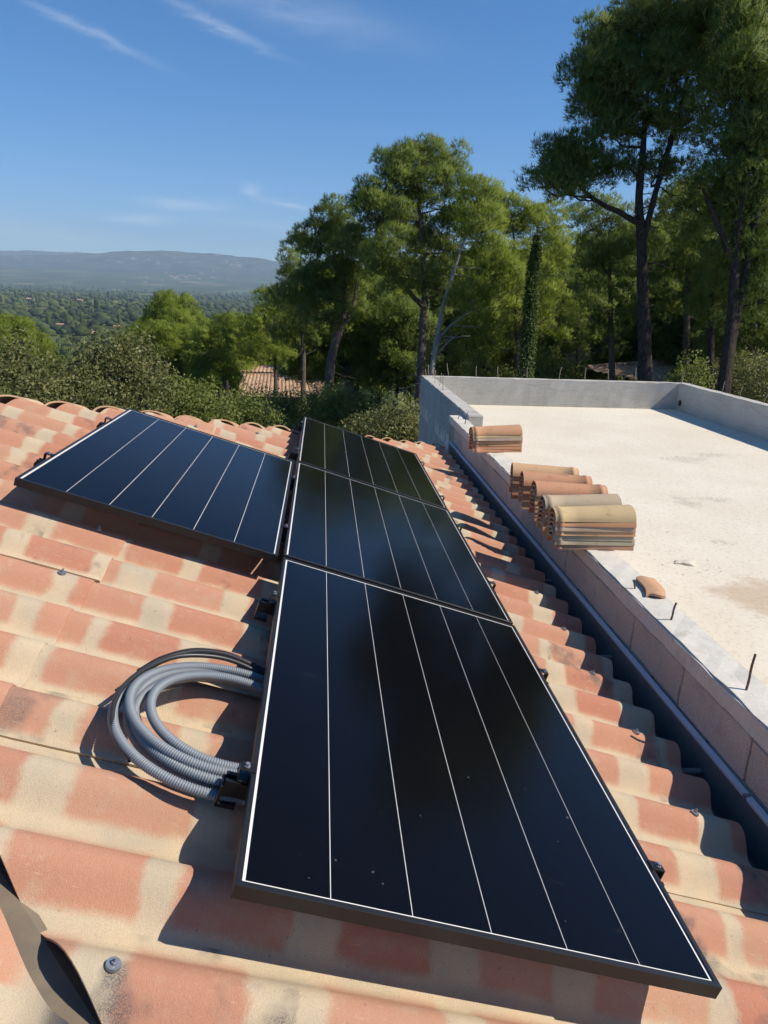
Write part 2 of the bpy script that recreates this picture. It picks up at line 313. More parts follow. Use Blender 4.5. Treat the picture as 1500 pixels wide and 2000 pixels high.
MT = dict(
    tile=mat_roof_tile(), loose=mat_loose_tile(), slab=mat_slab(), block=mat_block(),
    concrete=mat_concrete('parapet_render', (0.47, 0.45, 0.405), (0.55, 0.53, 0.48), (0.33, 0.31, 0.265), 1.6, smear=True),
    ring=mat_concrete('ring_beam_concrete', (0.63, 0.595, 0.515), (0.71, 0.67, 0.585), (0.46, 0.42, 0.355), 2.0),
    mortar=mat_concrete('mortar', (0.36, 0.32, 0.27), (0.42, 0.38, 0.32), (0.27, 0.235, 0.195), 3.0, bump=0.008),
    render=mat_concrete('house_render', (0.55, 0.45, 0.33), (0.60, 0.5, 0.38), (0.42, 0.33, 0.24), 1.0),
    deck=mat_plain('roof_deck_board', (0.12, 0.095, 0.07), 0.9, var=0.5),
    underlay=mat_plain('hip_underlay', (0.21, 0.165, 0.11), 0.75, var=0.6, vs=9, c2=(0.12, 0.10, 0.085)),
    frame=mat_plain('black_anodised', (0.022, 0.022, 0.024), 0.38, 0.35, 0.5, var=0.3, vs=40, c2=(0.035, 0.035, 0.037)),
    black=mat_plain('black_bracket', (0.012, 0.012, 0.013), 0.42, 0.2),
    steel=mat_plain('galvanised_steel', (0.36, 0.38, 0.41), 0.5, 0.75, var=0.5, vs=60, c2=(0.20, 0.21, 0.23)),
    sheet=mat_plain('white_backsheet', (0.80, 0.80, 0.80), 0.5), cell=mat_cell(), glass=mat_glass(),
    gutter=mat_plain('lacquered_gutter', (0.23, 0.225, 0.22), 0.45, 0.1, 0.5, var=0.4, vs=14, c2=(0.14, 0.137, 0.132)),
    rim=mat_plain('gutter_lip_sky_tint', (0.56, 0.62, 0.70), 0.4, 0.0, 0.8, var=0.3, vs=9, c2=(0.46, 0.51, 0.58)),  # pale blue in the base colour paints the sky's reflection onto the lip
    conduit=mat_plain('grey_conduit', (0.205, 0.23, 0.255), 0.55, 0, 0.5, var=0.25, vs=6, c2=(0.22, 0.25, 0.28)),
    conduit_b=mat_plain('black_conduit', (0.03, 0.03, 0.031), 0.4), rebar=mat_plain('rusty_rebar', (0.17, 0.105, 0.07), 0.85, 0.2, var=0.7, vs=50, c2=(0.09, 0.06, 0.045)),
    rebar_pale=mat_plain('dusty_rebar', (0.42, 0.34, 0.26), 0.9, var=0.5, vs=60, c2=(0.25, 0.17, 0.11)), hole=mat_plain('drain_pipe_dark', (0.02, 0.02, 0.02), 0.8),
)

# ------------------------------------------------------------------ ground
def ground_z(x, y):
    x = np.asarray(x, float); y = np.asarray(y, float)
    z = -4.2 - 0.10 * np.clip(y - 14, 0, None) - 0.10 * np.clip(y - 50, 0, None) - 0.10 * np.clip(-x - 9, 0, None) + 0.10 * np.clip(x - 16, 0, 60)
    z = z + 0.055 * np.clip(x - 12, 0, None) * np.clip((y - 20) / 60, 0, 1)
    r = np.hypot(x, y)
    z = z + 0.5 * np.sin(x * 0.11 + 1.3) * np.sin(y * 0.09) * np.clip((r - 18) / 30, 0, 1)
    lo = -46 + 2.5 * np.sin(x * 0.004 + y * 0.0023) * np.clip((r - 400) / 500, 0, 1)
    far = np.clip((r - 5200) / 3800, 0, 1); lo = lo + far ** 1.3 * 165
    return np.maximum(z, lo)
def build_ground():
    nr, na = 130, 180
    rs = np.concatenate([[0.0], np.geomspace(2.0, 13500, nr)]); an = np.linspace(0, 2 * np.pi, na, endpoint=False)
    X = (rs[1:, None] * np.sin(an)).ravel(); Y = (rs[1:, None] * np.cos(an)).ravel()
    V = np.c_[X, Y, ground_z(X, Y)]; V = np.r_[V, [[0, 0, ground_z(0, 0)]]]
    i = np.arange(nr - 1)[:, None] * na; j = np.arange(na)[None]; k = (j + 1) % na
    F = np.stack([i + j, i + na + j, i + na + k, i + k], -1).reshape(-1, 4).tolist()
    F += [(len(V) - 1, a, (a + 1) % na) for a in range(na)]
    t = NT('ground_soil'); p = t.coord('Object')
    near = t.mix(t.ramp(t.noise(p, 0.5, 6, 0.7), 0.35, 0.65), (0.13, 0.10, 0.06), (0.075, 0.085, 0.035)); near = t.mix(t.ramp(t.noise(p, 6, 5), 0.45, 0.65, 0, 0.6), near, (0.21, 0.165, 0.105))
    vor = t.N.new('ShaderNodeTexVoronoi'); t.put(vor.inputs['Vector'], t.mapping(p, (1, 0.6, 0.0))); vor.inputs['Scale'].default_value = 0.0045
    sv = t.N.new('ShaderNodeSeparateColor'); t.L.new(vor.outputs['Color'], sv.inputs[0])
    fld = t.mix(t.ramp(sv.outputs[0], 0.35, 0.75, 0, 1), (0.045, 0.062, 0.022), (0.10, 0.125, 0.045)); fld = t.mix(t.ramp(sv.outputs[1], 0.86, 0.9), fld, (0.22, 0.19, 0.11))
    wood = t.mix(t.ramp(t.noise(p, 0.02, 6, 0.75), 0.4, 0.6), (0.028, 0.042, 0.018), (0.065, 0.085, 0.035))
    far = t.mix(t.ramp(t.noise(p, 0.0016, 4), 0.42, 0.55), fld, wood)
    vl = t.N.new('ShaderNodeVectorMath'); vl.operation = 'LENGTH'; t.L.new(p, vl.inputs[0])
    t.base(t.mix(t.ramp(vl.outputs['Value'], 90, 260), near, far)).set(Roughness=1.0, Specular_IOR_Level=0.0)
    o = link('ground', mesh_py('ground', V, F, True), t.m); tag(o, kind='structure'); return o
build_ground()

def ridge_mesh(name, pts, dist, base_drop, depth, mat, seed, amp):
    """a real mountain: pts = crest line (image column, image row); crest stands dist metres out, slopes fall towards us and away"""
    rng = np.random.default_rng(seed)
    xs = np.linspace(pts[0][0], pts[-1][0], 260); ys = np.interp(xs, [p[0] for p in pts], [p[1] for p in pts])
    ys = ys + 0.7 * np.sin(xs * 0.071) + 0.45 * np.sin(xs * 0.19 + 1)
    crest = np.array([at(a, b, dist) for a, b in zip(xs, ys)])
    fw = np.array([RW[2][0], RW[2][1], 0]); fw /= np.linalg.norm(fw)
    rows = []; nt_ = 46
    cz = crest[:, 2]
    g = sum(rng.normal(size=1)[0] * 0 for _ in range(1))
    ph = rng.uniform(0, 6.28, 24); fq = rng.uniform(0.02, 0.22, 24)
    for k in range(nt_):
        s = k / (nt_ - 1) * 1.5 - 0.5 if False else (k / (nt_ - 1)) * 1.35 - 0.35     # <0 behind the crest
        d = -s * depth
        prof = np.clip(1 - abs(s), 0, 1) ** (1.25 if s > 0 else 1.0)
        gul = sum(np.sin(xs * fq[i] * (1 + 0.15 * s) + ph[i] + 5 * s * fq[i] * 8) for i in range(24)) / 24 * amp * np.clip(abs(s) * 3.5, 0, 1) * prof
        z = base_drop + (cz - base_drop) * prof + gul * 2.2
        P = crest + fw * d; P[:, 2] = z; rows.append(P)
    V = np.concatenate(rows); n = len(xs); i = np.arange(nt_ - 1)[:, None] * n; j = np.arange(n - 1)[None]
    F = np.stack([i + j, i + j + 1, i + n + j + 1, i + n + j], -1).reshape(-1, 4)
    o = link(name, mesh_np(name, V, F, True), mat); tag(o, kind='structure'); return o
def mat_mountain():
    t = NT('mountain_garrigue'); p = t.coord('Object'); n = t.noise(p, 0.004, 7, 0.7); col = t.mix(t.ramp(n, 0.38, 0.62), (0.014, 0.025, 0.014), (0.075, 0.085, 0.048))
    geo = t.N.new('ShaderNodeNewGeometry'); sx = t.N.new('ShaderNodeSeparateXYZ'); t.L.new(geo.outputs['Position'], sx.inputs[0])
    cl = t.math('MULTIPLY', t.ramp(t.noise(t.mapping(p, (1, 1, 0.35)), 0.0075, 5, 0.7), 0.55, 0.66), t.ramp(sx.outputs[2], 120, 280)); col = t.mix(t.math('MULTIPLY', cl, 0.7), col, (0.38, 0.34, 0.29))
    t.base(col).set(Roughness=1, Specular_IOR_Level=0); return t.m
MM = mat_mountain()
ridge_mesh('mountain', [(-700, 500), (-300, 497), (0, 499), (100, 497), (185, 495), (215, 491), (300, 488.5), (360, 491), (430, 496), (500, 503), (570, 515), (680, 530), (800, 545), (950, 560), (1400, 580)], 9800, 20, 2600, MM, 3, 60)
ridge_mesh('hills', [(-700, 493), (-300, 490), (-40, 488), (50, 488.5), (120, 491), (200, 495), (300, 500), (500, 512), (700, 530), (1400, 575)], 12400, 20, 1500, MM, 8, 40)

# ------------------------------------------------------------------ tiled house
ROLL, SHEET_W = 0.2465, 4 * 0.2465
WAVE = [(0.000, 0.0012), (0.016, 0.0052), (0.030, 0.0155), (0.050, 0.0340), (0.070, 0.0525), (0.090, 0.0650), (0.108, 0.0692), (0.128, 0.0672), (0.148, 0.0565), (0.168, 0.0378), (0.186, 0.0188), (0.202, 0.0068), (0.218, 0.0016), (0.2465, 0.0012)]
TK = 0.0075
def wave_z(y):
    t_ = y % ROLL
    return float(np.interp(t_, [p[0] for p in WAVE], [p[1] for p in WAVE]))
def sheet_mesh(rng, length):
    """corrugated sheet, four rolls wide; local x runs down the slope to the tail at x = length"""
    nx = max(4, int(length / 0.10)); xs = [length * k / nx for k in range(nx + 1)]; xs.insert(-1, length - 0.006)
    ys = sorted(set([r_ * ROLL + p[0] for r_ in range(4) for p in WAVE[:-1]] + [4 * ROLL, 4 * ROLL + 0.02, 4 * ROLL + 0.045])); n = len(ys)
    top, bot = [], []; a1, a2 = rng.uniform(0, 6), rng.uniform(0, 6); lift = rng.choice((0.004, 0.007, 0.010, 0.012))
    for ix, x in enumerate(xs):
        for y in ys:
            z = wave_z(y) if y < 4 * ROLL else 0.001
            z += lift * math.exp(-y / 0.028) * (1 + 0.35 * math.sin(x * 3 + a1)) + 0.0012 * math.sin(x * 4 + y * 2 + a2) + rng.uniform(-0.0004, 0.0004)
            last = ix == len(xs) - 1
            top.append((x + (rng.uniform(-0.0015, 0.0015) if last else 0), y + (rng.uniform(-0.0012, 0.0012) if y == 0 else 0), z - (0.002 if last else 0))); bot.append((x, y + 0.0015, z - TK))
    V = top + bot; o = len(top); F = []; m = len(xs)
    for i in range(m - 1):
        for j in range(n - 1):
            a = i * n + j; F.append((a, a + n, a + n + 1, a + 1)); b = o + a; F.append((b, b + 1, b + n + 1, b + n))
    for j in range(n - 1):
        a = (m - 1) * n + j; F.append((a, o + a, o + a + 1, a + 1)); F.append((j, j + 1, o + j + 1, o + j))
    for i in range(m - 1):
        a = i * n; F.append((a, o + a, o + a + n, a + n)); a = i * n + n - 1; F.append((a, a + n, o + a + n, o + a))
    me = mesh_py('roof_sheet', V, F, True); me.materials.append(MT['tile'])
    bm = bmesh.new(); bm.from_mesh(me); bmesh.ops.recalc_face_normals(bm, faces=bm.faces)
    for e in bm.edges:
        if len(e.link_faces) == 2 and e.calc_face_angle(0) > 0.9: e.smooth = False
    bm.to_mesh(me); bm.free(); return me
rng = random.Random(7)
house = empty('tiled_house', (0, 2.5, -4.2), 'house with hipped roof of red and cream rolled sheets under four black solar panels', 'house')
W_PAN = -0.205
def sheet_matrix(frame, v_tail, u0, lift, yawj, length, w_pan=W_PAN):
    tilt = math.asin(0.0095 / 1.466)
    return frame @ Matrix.Translation(Vector((v_tail, u0, w_pan + lift))) @ Matrix.Rotation(yawj, 4, 'Z') @ Matrix.Rotation(-tilt, 4, 'Y') @ Matrix.Translation(Vector((-length, 0, 0)))
def cut_mesh(me, mw, planes):
    """cut a tile with world planes (point, normal): keeps the side opposite to the normal"""
    bm = bmesh.new(); bm.from_mesh(me); inv = mw.inverted()
    for co, no in planes:
        n = (inv.to_3x3() @ no).normalized() if False else (mw.to_3x3().transposed() @ no).normalized()
        r = bmesh.ops.bisect_plane(bm, geom=bm.verts[:] + bm.edges[:] + bm.faces[:], plane_co=inv @ co, plane_no=n, clear_outer=True)
        ed = [e for e in r['geom_cut'] if isinstance(e, bmesh.types.BMEdge)]
        try: bmesh.ops.holes_fill(bm, edges=[e for e in bm.edges if e.is_boundary], sides=0)
        except Exception: pass
        if not bm.faces: bm.free(); return None
    for e in bm.edges:
        if len(e.link_faces) == 2 and e.calc_face_angle(0) > 0.7: e.smooth = False
    m2 = bpy.data.meshes.new('cut_sheet'); bm.to_mesh(m2); bm.free(); m2.materials.append(MT['tile']); return m2
HIP_A, HIP_B = 5.70, 1.176          # far hip in plan: y = A + B x
NHIP = -0.375                       # near hip: u = NHIP - 0.975 v
far_n = Vector((-HIP_B, 1, 0)).normalized(); far_co = Vector((0, HIP_A - 0.03, 0))
near_p = rp(0, NHIP, -0.17); near_d = (rp(1, NHIP - 0.975, -0.17) - near_p); near_n = Vector((near_d.y, -near_d.x, 0)).normalized()   # points to -u side
if near_n.y > 0: near_n = -near_n
near_co = near_p
def in_side(P, co, n): return (P - co).dot(n)
def add_sheet(frame, v, u0, length, planes, rng, w_pan=W_PAN):
    mw = sheet_matrix(frame, v + rng.uniform(-0.006, 0.006), u0 + rng.uniform(-0.003, 0.003), rng.uniform(0, 0.0015), rng.gauss(0, 0.0012), length, w_pan)
    cs = [mw @ Vector(c) for c in ((0, 0, 0.03), (length, 0, 0.03), (length, SHEET_W + 0.045, 0.03), (0, SHEET_W + 0.045, 0.03))]
    need = []
    for co, n in planes:
        d = [in_side(c, co, n) for c in cs]
        if min(d) > 0: return None
        if max(d) > 0: need.append((co, n))
    me = sheet_mesh(rng, length)
    if need:
        me = cut_mesh(me, mw, need)
        if me is None or len(me.polygons) < 4: return None
    return link('roof_sheet', me, None, house, mw)
rng = random.Random(21)
U_CREST0 = 0.886 - 0.111
tiles = {}
near_pl = (near_co + Vector((0.015, 0.015, 0)), near_n)
for k, (tail, length) in enumerate(((1.84, 1.17), (0.806, 1.60), (-0.662, 1.60), (-2.128, 0.8))):
    for j in range(-3, 8):
        u0 = U_CREST0 + (4 * j - 1) * ROLL
        o = add_sheet(ROOF, tail, u0, length, [(far_co, far_n), near_pl], rng)
        if o: tiles[(k, j)] = (o, length)
# far hip end: its tiles run away from us, their cut heads stand proud along the hip
M3 = 0.3166 / HIP_B; PH = math.atan(M3)
zc = -math.tan(TH) * 0.0
def hip_pt(x, w=-0.135):
    v = (x - w * ST) / CT; return Vector((x, HIP_A + HIP_B * x, -v * ST + w * CT))
F3 = Matrix(((0, -1, 0, 0), (math.cos(PH), 0, math.sin(PH), 0), (-math.sin(PH), 0, math.cos(PH), 0), (0, 0, 0, 1)))
h0 = hip_pt(0.0); w3 = (F3.to_3x3().transposed() @ h0).z
HIPJ = []
for j in range(19):
    x = 1.60 - j * 0.228
    hp = hip_pt(x); loc3 = F3.to_3x3().transposed() @ hp
    HIPJ.append((loc3.x, -x, w3))
# near hip: the other slope falls towards us
F2 = Matrix(((0, 1, 0, 0), (-CT, 0, -ST, 0), (-ST, 0, CT, 0), (0, 0, 0, 1)))
h2 = near_p; w2 = (F2.to_3x3().transposed() @ h2).z
for j in range(-3, 2):
    x0 = -0.335 + (4 * j + 1) * ROLL
    for tail in (0.42, 1.9): add_sheet(F2, tail, x0, 1.6, [(near_co - Vector((0.022, 0.022, 0)), -near_n)], rng, w2 - 0.032)
# hip underlay between the two cut edges
hv = []
for v in (-2.6, 1.9):
    c = rp(v, NHIP - 0.975 * v, -0.17); s = Vector((near_n.x, near_n.y, 0))
    hv += [c - s * 0.16 + Vector((0, 0, -0.115)), c - s * 0.02 + Vector((0, 0, -0.042)), c + s * 0.035 + Vector((0, 0, -0.042)), c + s * 0.16 + Vector((0, 0, -0.125))]
ul = MB().add([*hv, *[p + Vector((0, 0, -0.02)) for p in hv]], [(0, 1, 5, 4), (1, 2, 6, 5), (2, 3, 7, 6), (8, 12, 13, 9), (9, 13, 14, 10), (10, 14, 15, 11), (0, 4, 12, 8), (3, 11, 15, 7)])
link('hip_underlay', ul.mesh('hip_underlay'), MT['underlay'], house)
# deck and body
def deckp(v, u): return rp(v, u, -0.285)
dk = MB()
pts = [deckp(1.80, -2.15), deckp(1.80, 7.62), deckp(-2.75, 2.53), deckp(-2.75, 2.33)]
ptb = [p + Vector((0, 0, -0.05)) for p in pts]
dk.add(pts + ptb, [(0, 1, 2, 3), (7, 6, 5, 4), (0, 4, 5, 1), (1, 5, 6, 2), (2, 6, 7, 3), (3, 7, 4, 0)])
e1 = deckp(1.80, 7.62); apex = deckp(-2.75, 2.53); farL = Vector((-6, 7.6, e1.z)); apexL = Vector((-6, 2.53, apex.z))
dk.add([e1, farL, apexL, apex], [(0, 1, 2, 3)])
n1 = deckp(1.80, -2.15); nearL = Vector((-6, -2.15, n1.z)); dk.add([n1, deckp(-2.75, 2.33), Vector((-6, 2.33, apex.z)), nearL], [(0, 1, 2, 3)])
link('roof_deck', dk.mesh('roof_deck'), MT['deck'], house)
link('wall', MB().box((-6, -1.9, -4.4), (1.5, 7.4, -0.88)).mesh('house_wall'), MT['render'], house)
# gutter (box section) with folded front bead and brackets
def extrude_y(prof, y0, y1, segs=1):
    n = len(prof); V = []; F = []
    for k in range(segs + 1):
        y = y0 + (y1 - y0) * k / segs
        V += [(x, y, z) for x, z in prof]
    for k in range(segs):
        for i in range(n):
            a = k * n + i; b = k * n + (i + 1) % n; F.append((a, b, b + n, a + n))
    F += [tuple(range(n - 1, -1, -1)), tuple(range(segs * n, segs * n + n))]
    return mesh_py('gutter', V, F)
gprof = [(1.62, -0.790), (1.62, -0.874), (1.645, -0.900), (1.785, -0.900), (1.806, -0.872), (1.806, -0.664), (1.802, -0.664), (1.802, -0.870), (1.783, -0.894), (1.647, -0.894), (1.624, -0.872), (1.624, -0.790)]
gut = link('gutter', extrude_y(gprof, -2.3, 7.75), MT['gutter'], house)
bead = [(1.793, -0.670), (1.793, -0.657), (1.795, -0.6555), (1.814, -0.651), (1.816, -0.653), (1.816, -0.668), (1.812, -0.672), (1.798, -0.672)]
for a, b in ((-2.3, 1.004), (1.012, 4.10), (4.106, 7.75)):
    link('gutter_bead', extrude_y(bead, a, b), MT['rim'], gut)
for y in (-0.6, 0.15, 1.30, 2.3, 3.4, 4.5, 5.6, 6.7):
    link('gutter_bracket', MB().box((1.63, y, -0.776), (1.80, y + 0.028, -0.768)).box((1.66, y - 0.03, -0.768), (1.70, y + 0.06, -0.76)).mesh('gutter_bracket'), MT['gutter'], gut)
link('gutter_joint', MB().box((1.788, 1.0, -0.676), (1.818, 1.016, -0.650)).mesh('gutter_joint'), MT['steel'], gut)
# screws with washers: sub-parts of the tile they hold
wm = MB().cyl((0, 0, -0.003), (0, 0, 0.0035), 0.0150, 0.0142, 20).cyl((0, 0, 0.0035), (0, 0, 0.009), 0.0068, 0.006, 8).cyl((0, 0, 0.010), (0, 0, 0.017), 0.0032, 0.003, 8).mesh('washer_screw')
bpy.context.view_layer.update()
def screw(v, u, tilt=0.0):
    k_ = round((u - 0.886) / ROLL); u = 0.886 + k_ * ROLL          # always on a crest
    P = rp(v, u, -0.131); best = None
    for key, (o, length) in tiles.items():
        q = o.matrix_basis.inverted() @ P
        if -0.02 < q.x < length and 0 <= q.y < SHEET_W:
            if best is None or q.x > best[1].x: best = (o, q)
    if best is None: return
    t, q = best
    mw = t.matrix_basis @ Matrix.Translation(Vector((q.x, q.y, wave_z(q.y) + 0.0025))) @ Matrix.Rotation(rng.uniform(-0.1, 0.1), 4, 'X') @ Matrix.Rotation(tilt, 4, 'Y')
    link('washer_screw', wm, MT['steel'], t, mw)
for (v, u) in [(-0.181, -0.1), (-0.791, 1.87), (-0.782, 1.375), (0.62, -0.1), (1.64, 0.886), (1.633, 1.38), (1.624, 1.872), (1.642, 2.365), (1.628, 2.858), (1.63, 3.35), (1.64, 3.84), (1.64, 4.83), (1.63, 5.82), (1.64, 6.56), (-1.85, 3.27), (-1.25, 0.886), (-0.79, 4.35), (-0.35, 4.83)]:
    screw(v, u, tilt=rng.uniform(-0.08, 0.08))

# ------------------------------------------------------------------ solar panels
PL, PW, PG = 1.8387, 1.134, 0.0273
def frame_mesh():
    mb = MB(); lip, h, tk = 0.0125, 0.035, 0.0022
    prof = [(0, -h), (0, -0.0012), (0.0012, 0), (lip, 0), (lip, -0.0018), (tk, -0.006), (tk, -h + tk), (0.028, -h + tk), (0.028, -h)]   # (inset, w)
    cor = lambda i: [(i, i), (PW - i, i), (PW - i, PL - i), (i, PL - i)]
    n = len(prof); V = []
    for c in range(4):
        for (i, w) in prof: x, y = cor(i)[c]; V.append((x, y, w))
    F = []
    for c in range(4):
        d = (c + 1) % 4
        for i in range(n): F.append((c * n + i, d * n + i, d * n + (i + 1) % n, c * n + (i + 1) % n))
    return mesh_py('frame', V, F)
FRAME = frame_mesh(); FRAME.materials.append(MT['frame'])
def quad(x0, y0, x1, y1, z, name): return mesh_py(name, [(x0, y0, z), (x1, y0, z), (x1, y1, z), (x0, y1, z)], [(0, 1, 2, 3)])
def slab(x0, y0, x1, y1, z0, z1, name): return MB().box((x0, y0, z0), (x1, y1, z1)).mesh(name)
SHEET = slab(0.0028, 0.0028, PW - 0.0028, PL - 0.0028, -0.0075, -0.0055, 'backsheet'); SHEET.materials.append(MT['sheet'])
b0 = 0.0205; pitch = (PW - 2 * b0 + 0.0025) / 6
CELLS = [slab(b0 + i * pitch, b0, b0 + i * pitch + pitch - 0.0025, PL - b0, -0.0052, -0.0045, 'cell_strip') for i in range(6)]
for c in CELLS: c.materials.append(MT['cell'])
GLASS = quad(0.0118, 0.0118, PW - 0.0118, PL - 0.0118, -0.0024, 'glass'); GLASS.materials.append(MT['glass'])
def rail_mesh():
    prof = [(-0.02, -0.0355), (-0.02, -0.078), (0.02, -0.078), (0.02, -0.0355), (0.008, -0.0355), (0.008, -0.039), (0.0165, -0.039), (0.0165, -0.074), (-0.0165, -0.074), (-0.0165, -0.039), (-0.008, -0.039), (-0.008, -0.0355)]
    V = [(x, y, z) for x in (-0.055, PW + 0.045) for y, z in prof]; n = len(prof)
    F = [(i, (i + 1) % n, n + (i + 1) % n, n + i) for i in range(n)]
    return mesh_py('rail', V, F)
RAIL = rail_mesh(); RAIL.materials.append(MT['black'])
def clamp_end(sgn):
    mb = MB(); X = lambda a: a * sgn
    def bx(a, b): 
        a = (X(a[0]), a[1], a[2]); b = (X(b[0]), b[1], b[2]); mb.box(tuple(min(p, q) for p, q in zip(a, b)), tuple(max(p, q) for p, q in zip(a, b)))
    bx((-0.010, -0.016, 0.0006), (0.030, 0.016, 0.0042)); bx((0.026, -0.016, -0.034), (0.030, 0.016, 0.0006)); bx((0.002, -0.016, -0.034), (0.0255, 0.016, -0.030)); return bevel_mesh(mb.mesh('end_clamp'), 0.0006)
CL_R = clamp_end(1); CL_R.materials.append(MT['black']); CL_L = clamp_end(-1); CL_L.materials.append(MT['black'])
CL_M = bevel_mesh(MB().box((-0.022, -0.02, 0.0006), (0.022, 0.02, 0.0042)).box((-0.006, -0.018, -0.034), (0.006, 0.018, 0.0004)).mesh('mid_clamp'), 0.0006); CL_M.materials.append(MT['black'])
BOLT = MB().cyl((0, 0, 0.0044), (0, 0, 0.0065), 0.0085, n=16).cyl((0, 0, 0.0065), (0, 0, 0.0135), 0.0062, n=6).mesh('bolt'); BOLT.materials.append(MT['steel'])
CAP = bevel_mesh(MB().box((-0.062, -0.024, -0.112), (-0.0555, 0.024, -0.050)).box((-0.062, -0.024, -0.112), (-0.012, 0.024, -0.100)).mesh('rail_foot'), 0.001); CAP.materials.append(MT['black'])
STAND = MB().cyl((0, 0, -0.15), (0, 0, -0.0785), 0.006, n=8).cyl((0, 0, -0.128), (0, 0, -0.124), 0.017, n=14).mesh('hanger_bolt'); STAND.materials.append(MT['steel'])
def solar_panel(v0, u0, us, left, right, label, tw=0.0, mid=()):
    base = rp(v0, u0, 0)
    fr = Matrix.Translation(base) @ ROOF @ Matrix.Rotation(tw, 4, 'Z')
    p = empty('solar_panel', base, label, 'solar panel', 'solar panels on the tiled roof')
    link('frame', FRAME, None, p, fr); link('backsheet', SHEET, None, p, fr)
    for c in CELLS: link('cell_strip', c, None, p, fr)
    link('glass', GLASS, None, p, fr)
    for u in us:
        T = lambda x, y: fr @ Matrix.Translation(Vector((x, y, 0)))
        link('rail', RAIL, None, p, T(0, u))
        for x in (0.10, PW - 0.12): link('hanger_bolt', STAND, None, p, T(x, u))
        if left:
            c = link('end_clamp', CL_L, None, p, T(0, u)); link('bolt', BOLT, None, c, T(-0.014, u)); link('rail_foot', CAP, None, p, T(0, u))
        if right:
            c = link('end_clamp', CL_R, None, p, T(PW, u)); link('bolt', BOLT, None, c, T(PW + 0.014, u))
        if mid: c = link('mid_clamp', CL_M, None, p, T(PW + PG / 2, u)); link('bolt', BOLT, None, c, T(PW + PG / 2, u))
    return p
U1 = PL + PG
solar_panel(0, 0, (0.36, 1.415), True, True, 'largest, nearest black solar panel, beside the coil of grey conduit')
solar_panel(0, U1, (0.49, 1.47), False, True, 'middle black solar panel of the row of three along the gutter')
solar_panel(0, 2 * U1, (0.33, 1.47), True, True, 'farthest black solar panel, standing against the dark trees at the hip')
solar_panel(-PW - 0.024, U1 - 0.035, (0.42, 1.40), True, False, 'black solar panel set apart up the slope, at the left of the row of three', mid=(1,))

# ------------------------------------------------------------------ flat roofed building under construction
bld = empty('flat_roof_building', (4.4, 5, -4.2), 'unfinished flat roof building with pale concrete slab and grey rendered parapet', 'building')
ZS, ZL, ZP, XO, XI = -0.807, -0.36, -0.3076, 1.826, 2.008
rr = random.Random(4)
link('roof_slab', MB().box((XI + 0.002, -2.6, ZS - 0.2), (6.928, 12.014, ZS)).mesh('roof_slab'), MT['slab'], bld)
link('wall', MB().box((XO + 0.016, -2.8, -4.4), (7.10, 8.02, ZS - 0.203)).box((2.014, 8.021, -4.4), (7.10, 12.19, ZS - 0.203)).mesh('building_wall'), MT['concrete'], bld)
def wavy_box(name, a, b, nx, ny, nz, amp, seed):
    """box with finely cut, slightly uneven faces and worn arrises"""
    r_ = random.Random(seed); me = MB().box(a, b).mesh(name); bm = bmesh.new(); bm.from_mesh(me)
    bmesh.ops.bevel(bm, geom=list(bm.edges), offset=0.008, segments=2, affect='EDGES')
    for ax, n in ((0, nx), (1, ny), (2, nz)):
        for k in range(1, n):
            c = a[ax] + (b[ax] - a[ax]) * k / n; co = [0, 0, 0]; co[ax] = c; no = [0, 0, 0]; no[ax] = 1
            bmesh.ops.bisect_plane(bm, geom=bm.verts[:] + bm.edges[:] + bm.faces[:], plane_co=co, plane_no=no)
    for v in bm.verts: v.co += Vector([r_.gauss(0, amp) for _ in range(3)])
    bm.to_mesh(me); bm.free(); me.update(); return me
link('parapet', wavy_box('parapet_back', (2.012, 12.016, ZS - 0.15), (7.128, 12.214, ZP), 40, 1, 4, 0.0022, 1), MT['concrete'], bld)
link('parapet', wavy_box('parapet_side', (6.930, -2.6, ZS - 0.15), (7.130, 12.0145, ZP + 0.002), 1, 90, 4, 0.0022, 2), MT['concrete'], bld)
link('parapet', wavy_box('parapet_stub', (2.010, 7.68, -2.2), (2.204, 12.0145, ZP + 0.001), 1, 34, 8, 0.0022, 3), MT['concrete'], bld)
# low wall: ring beam on concrete blocks
link('ring_beam', wavy_box('ring_beam', (XO - 0.004, -2.7, -0.452), (XI, 8.03, ZL), 2, 110, 2, 0.0022, 5), MT['ring'], bld)
link('mortar_core', MB().box((XO + 0.014, -2.7, -1.6), (XI, 8.03, -0.4535)).mesh('mortar_core'), MT['mortar'], bld)
BLK = [rough_mesh(MB().box((0, 0.006, 0), (0.17, 0.537, 0.196)).mesh('concrete_block'), 0.0022, rr, 3, 0.006) for _ in range(5)]
for row in range(3):
    z0 = -0.456 - 0.2 * (row + 1) + 0.002
    for i in range(21):
        y = 1.09 + 0.545 * (i - 7) + (0.27 if row % 2 else 0)
        if y < -2.7 or y > 7.5: continue
        me = BLK[rr.randrange(5)]
        if not me.materials: me.materials.append(MT['block'])
        link('concrete_block', me, None, bld, Matrix.Translation(Vector((XO + 0.004 + rr.uniform(-0.002, 0.002), y, z0))) @ Matrix.Rotation(rr.gauss(0, 0.004), 4, 'Z'))
def rebar(b, t, r=0.005, pale=True, hook=0.0):
    b = np.array(b, float); t = np.array(t, float); n = max(8, int(np.linalg.norm(t - b) / 0.012)); s = np.linspace(0, 1, n)[:, None]
    P = b + (t - b) * s + np.array([0.003, 0.002, 0]) * np.sin(s * 7)
    R = r * (1 + 0.10 * (np.arange(n) % 2)); V, F = sweep(P, R, 7); F = F.tolist() + [list(range(len(V) - 7, len(V)))]
    link('rebar', mesh_py('rebar', V, F), MT['rebar_pale'] if pale else MT['rebar'], bld)
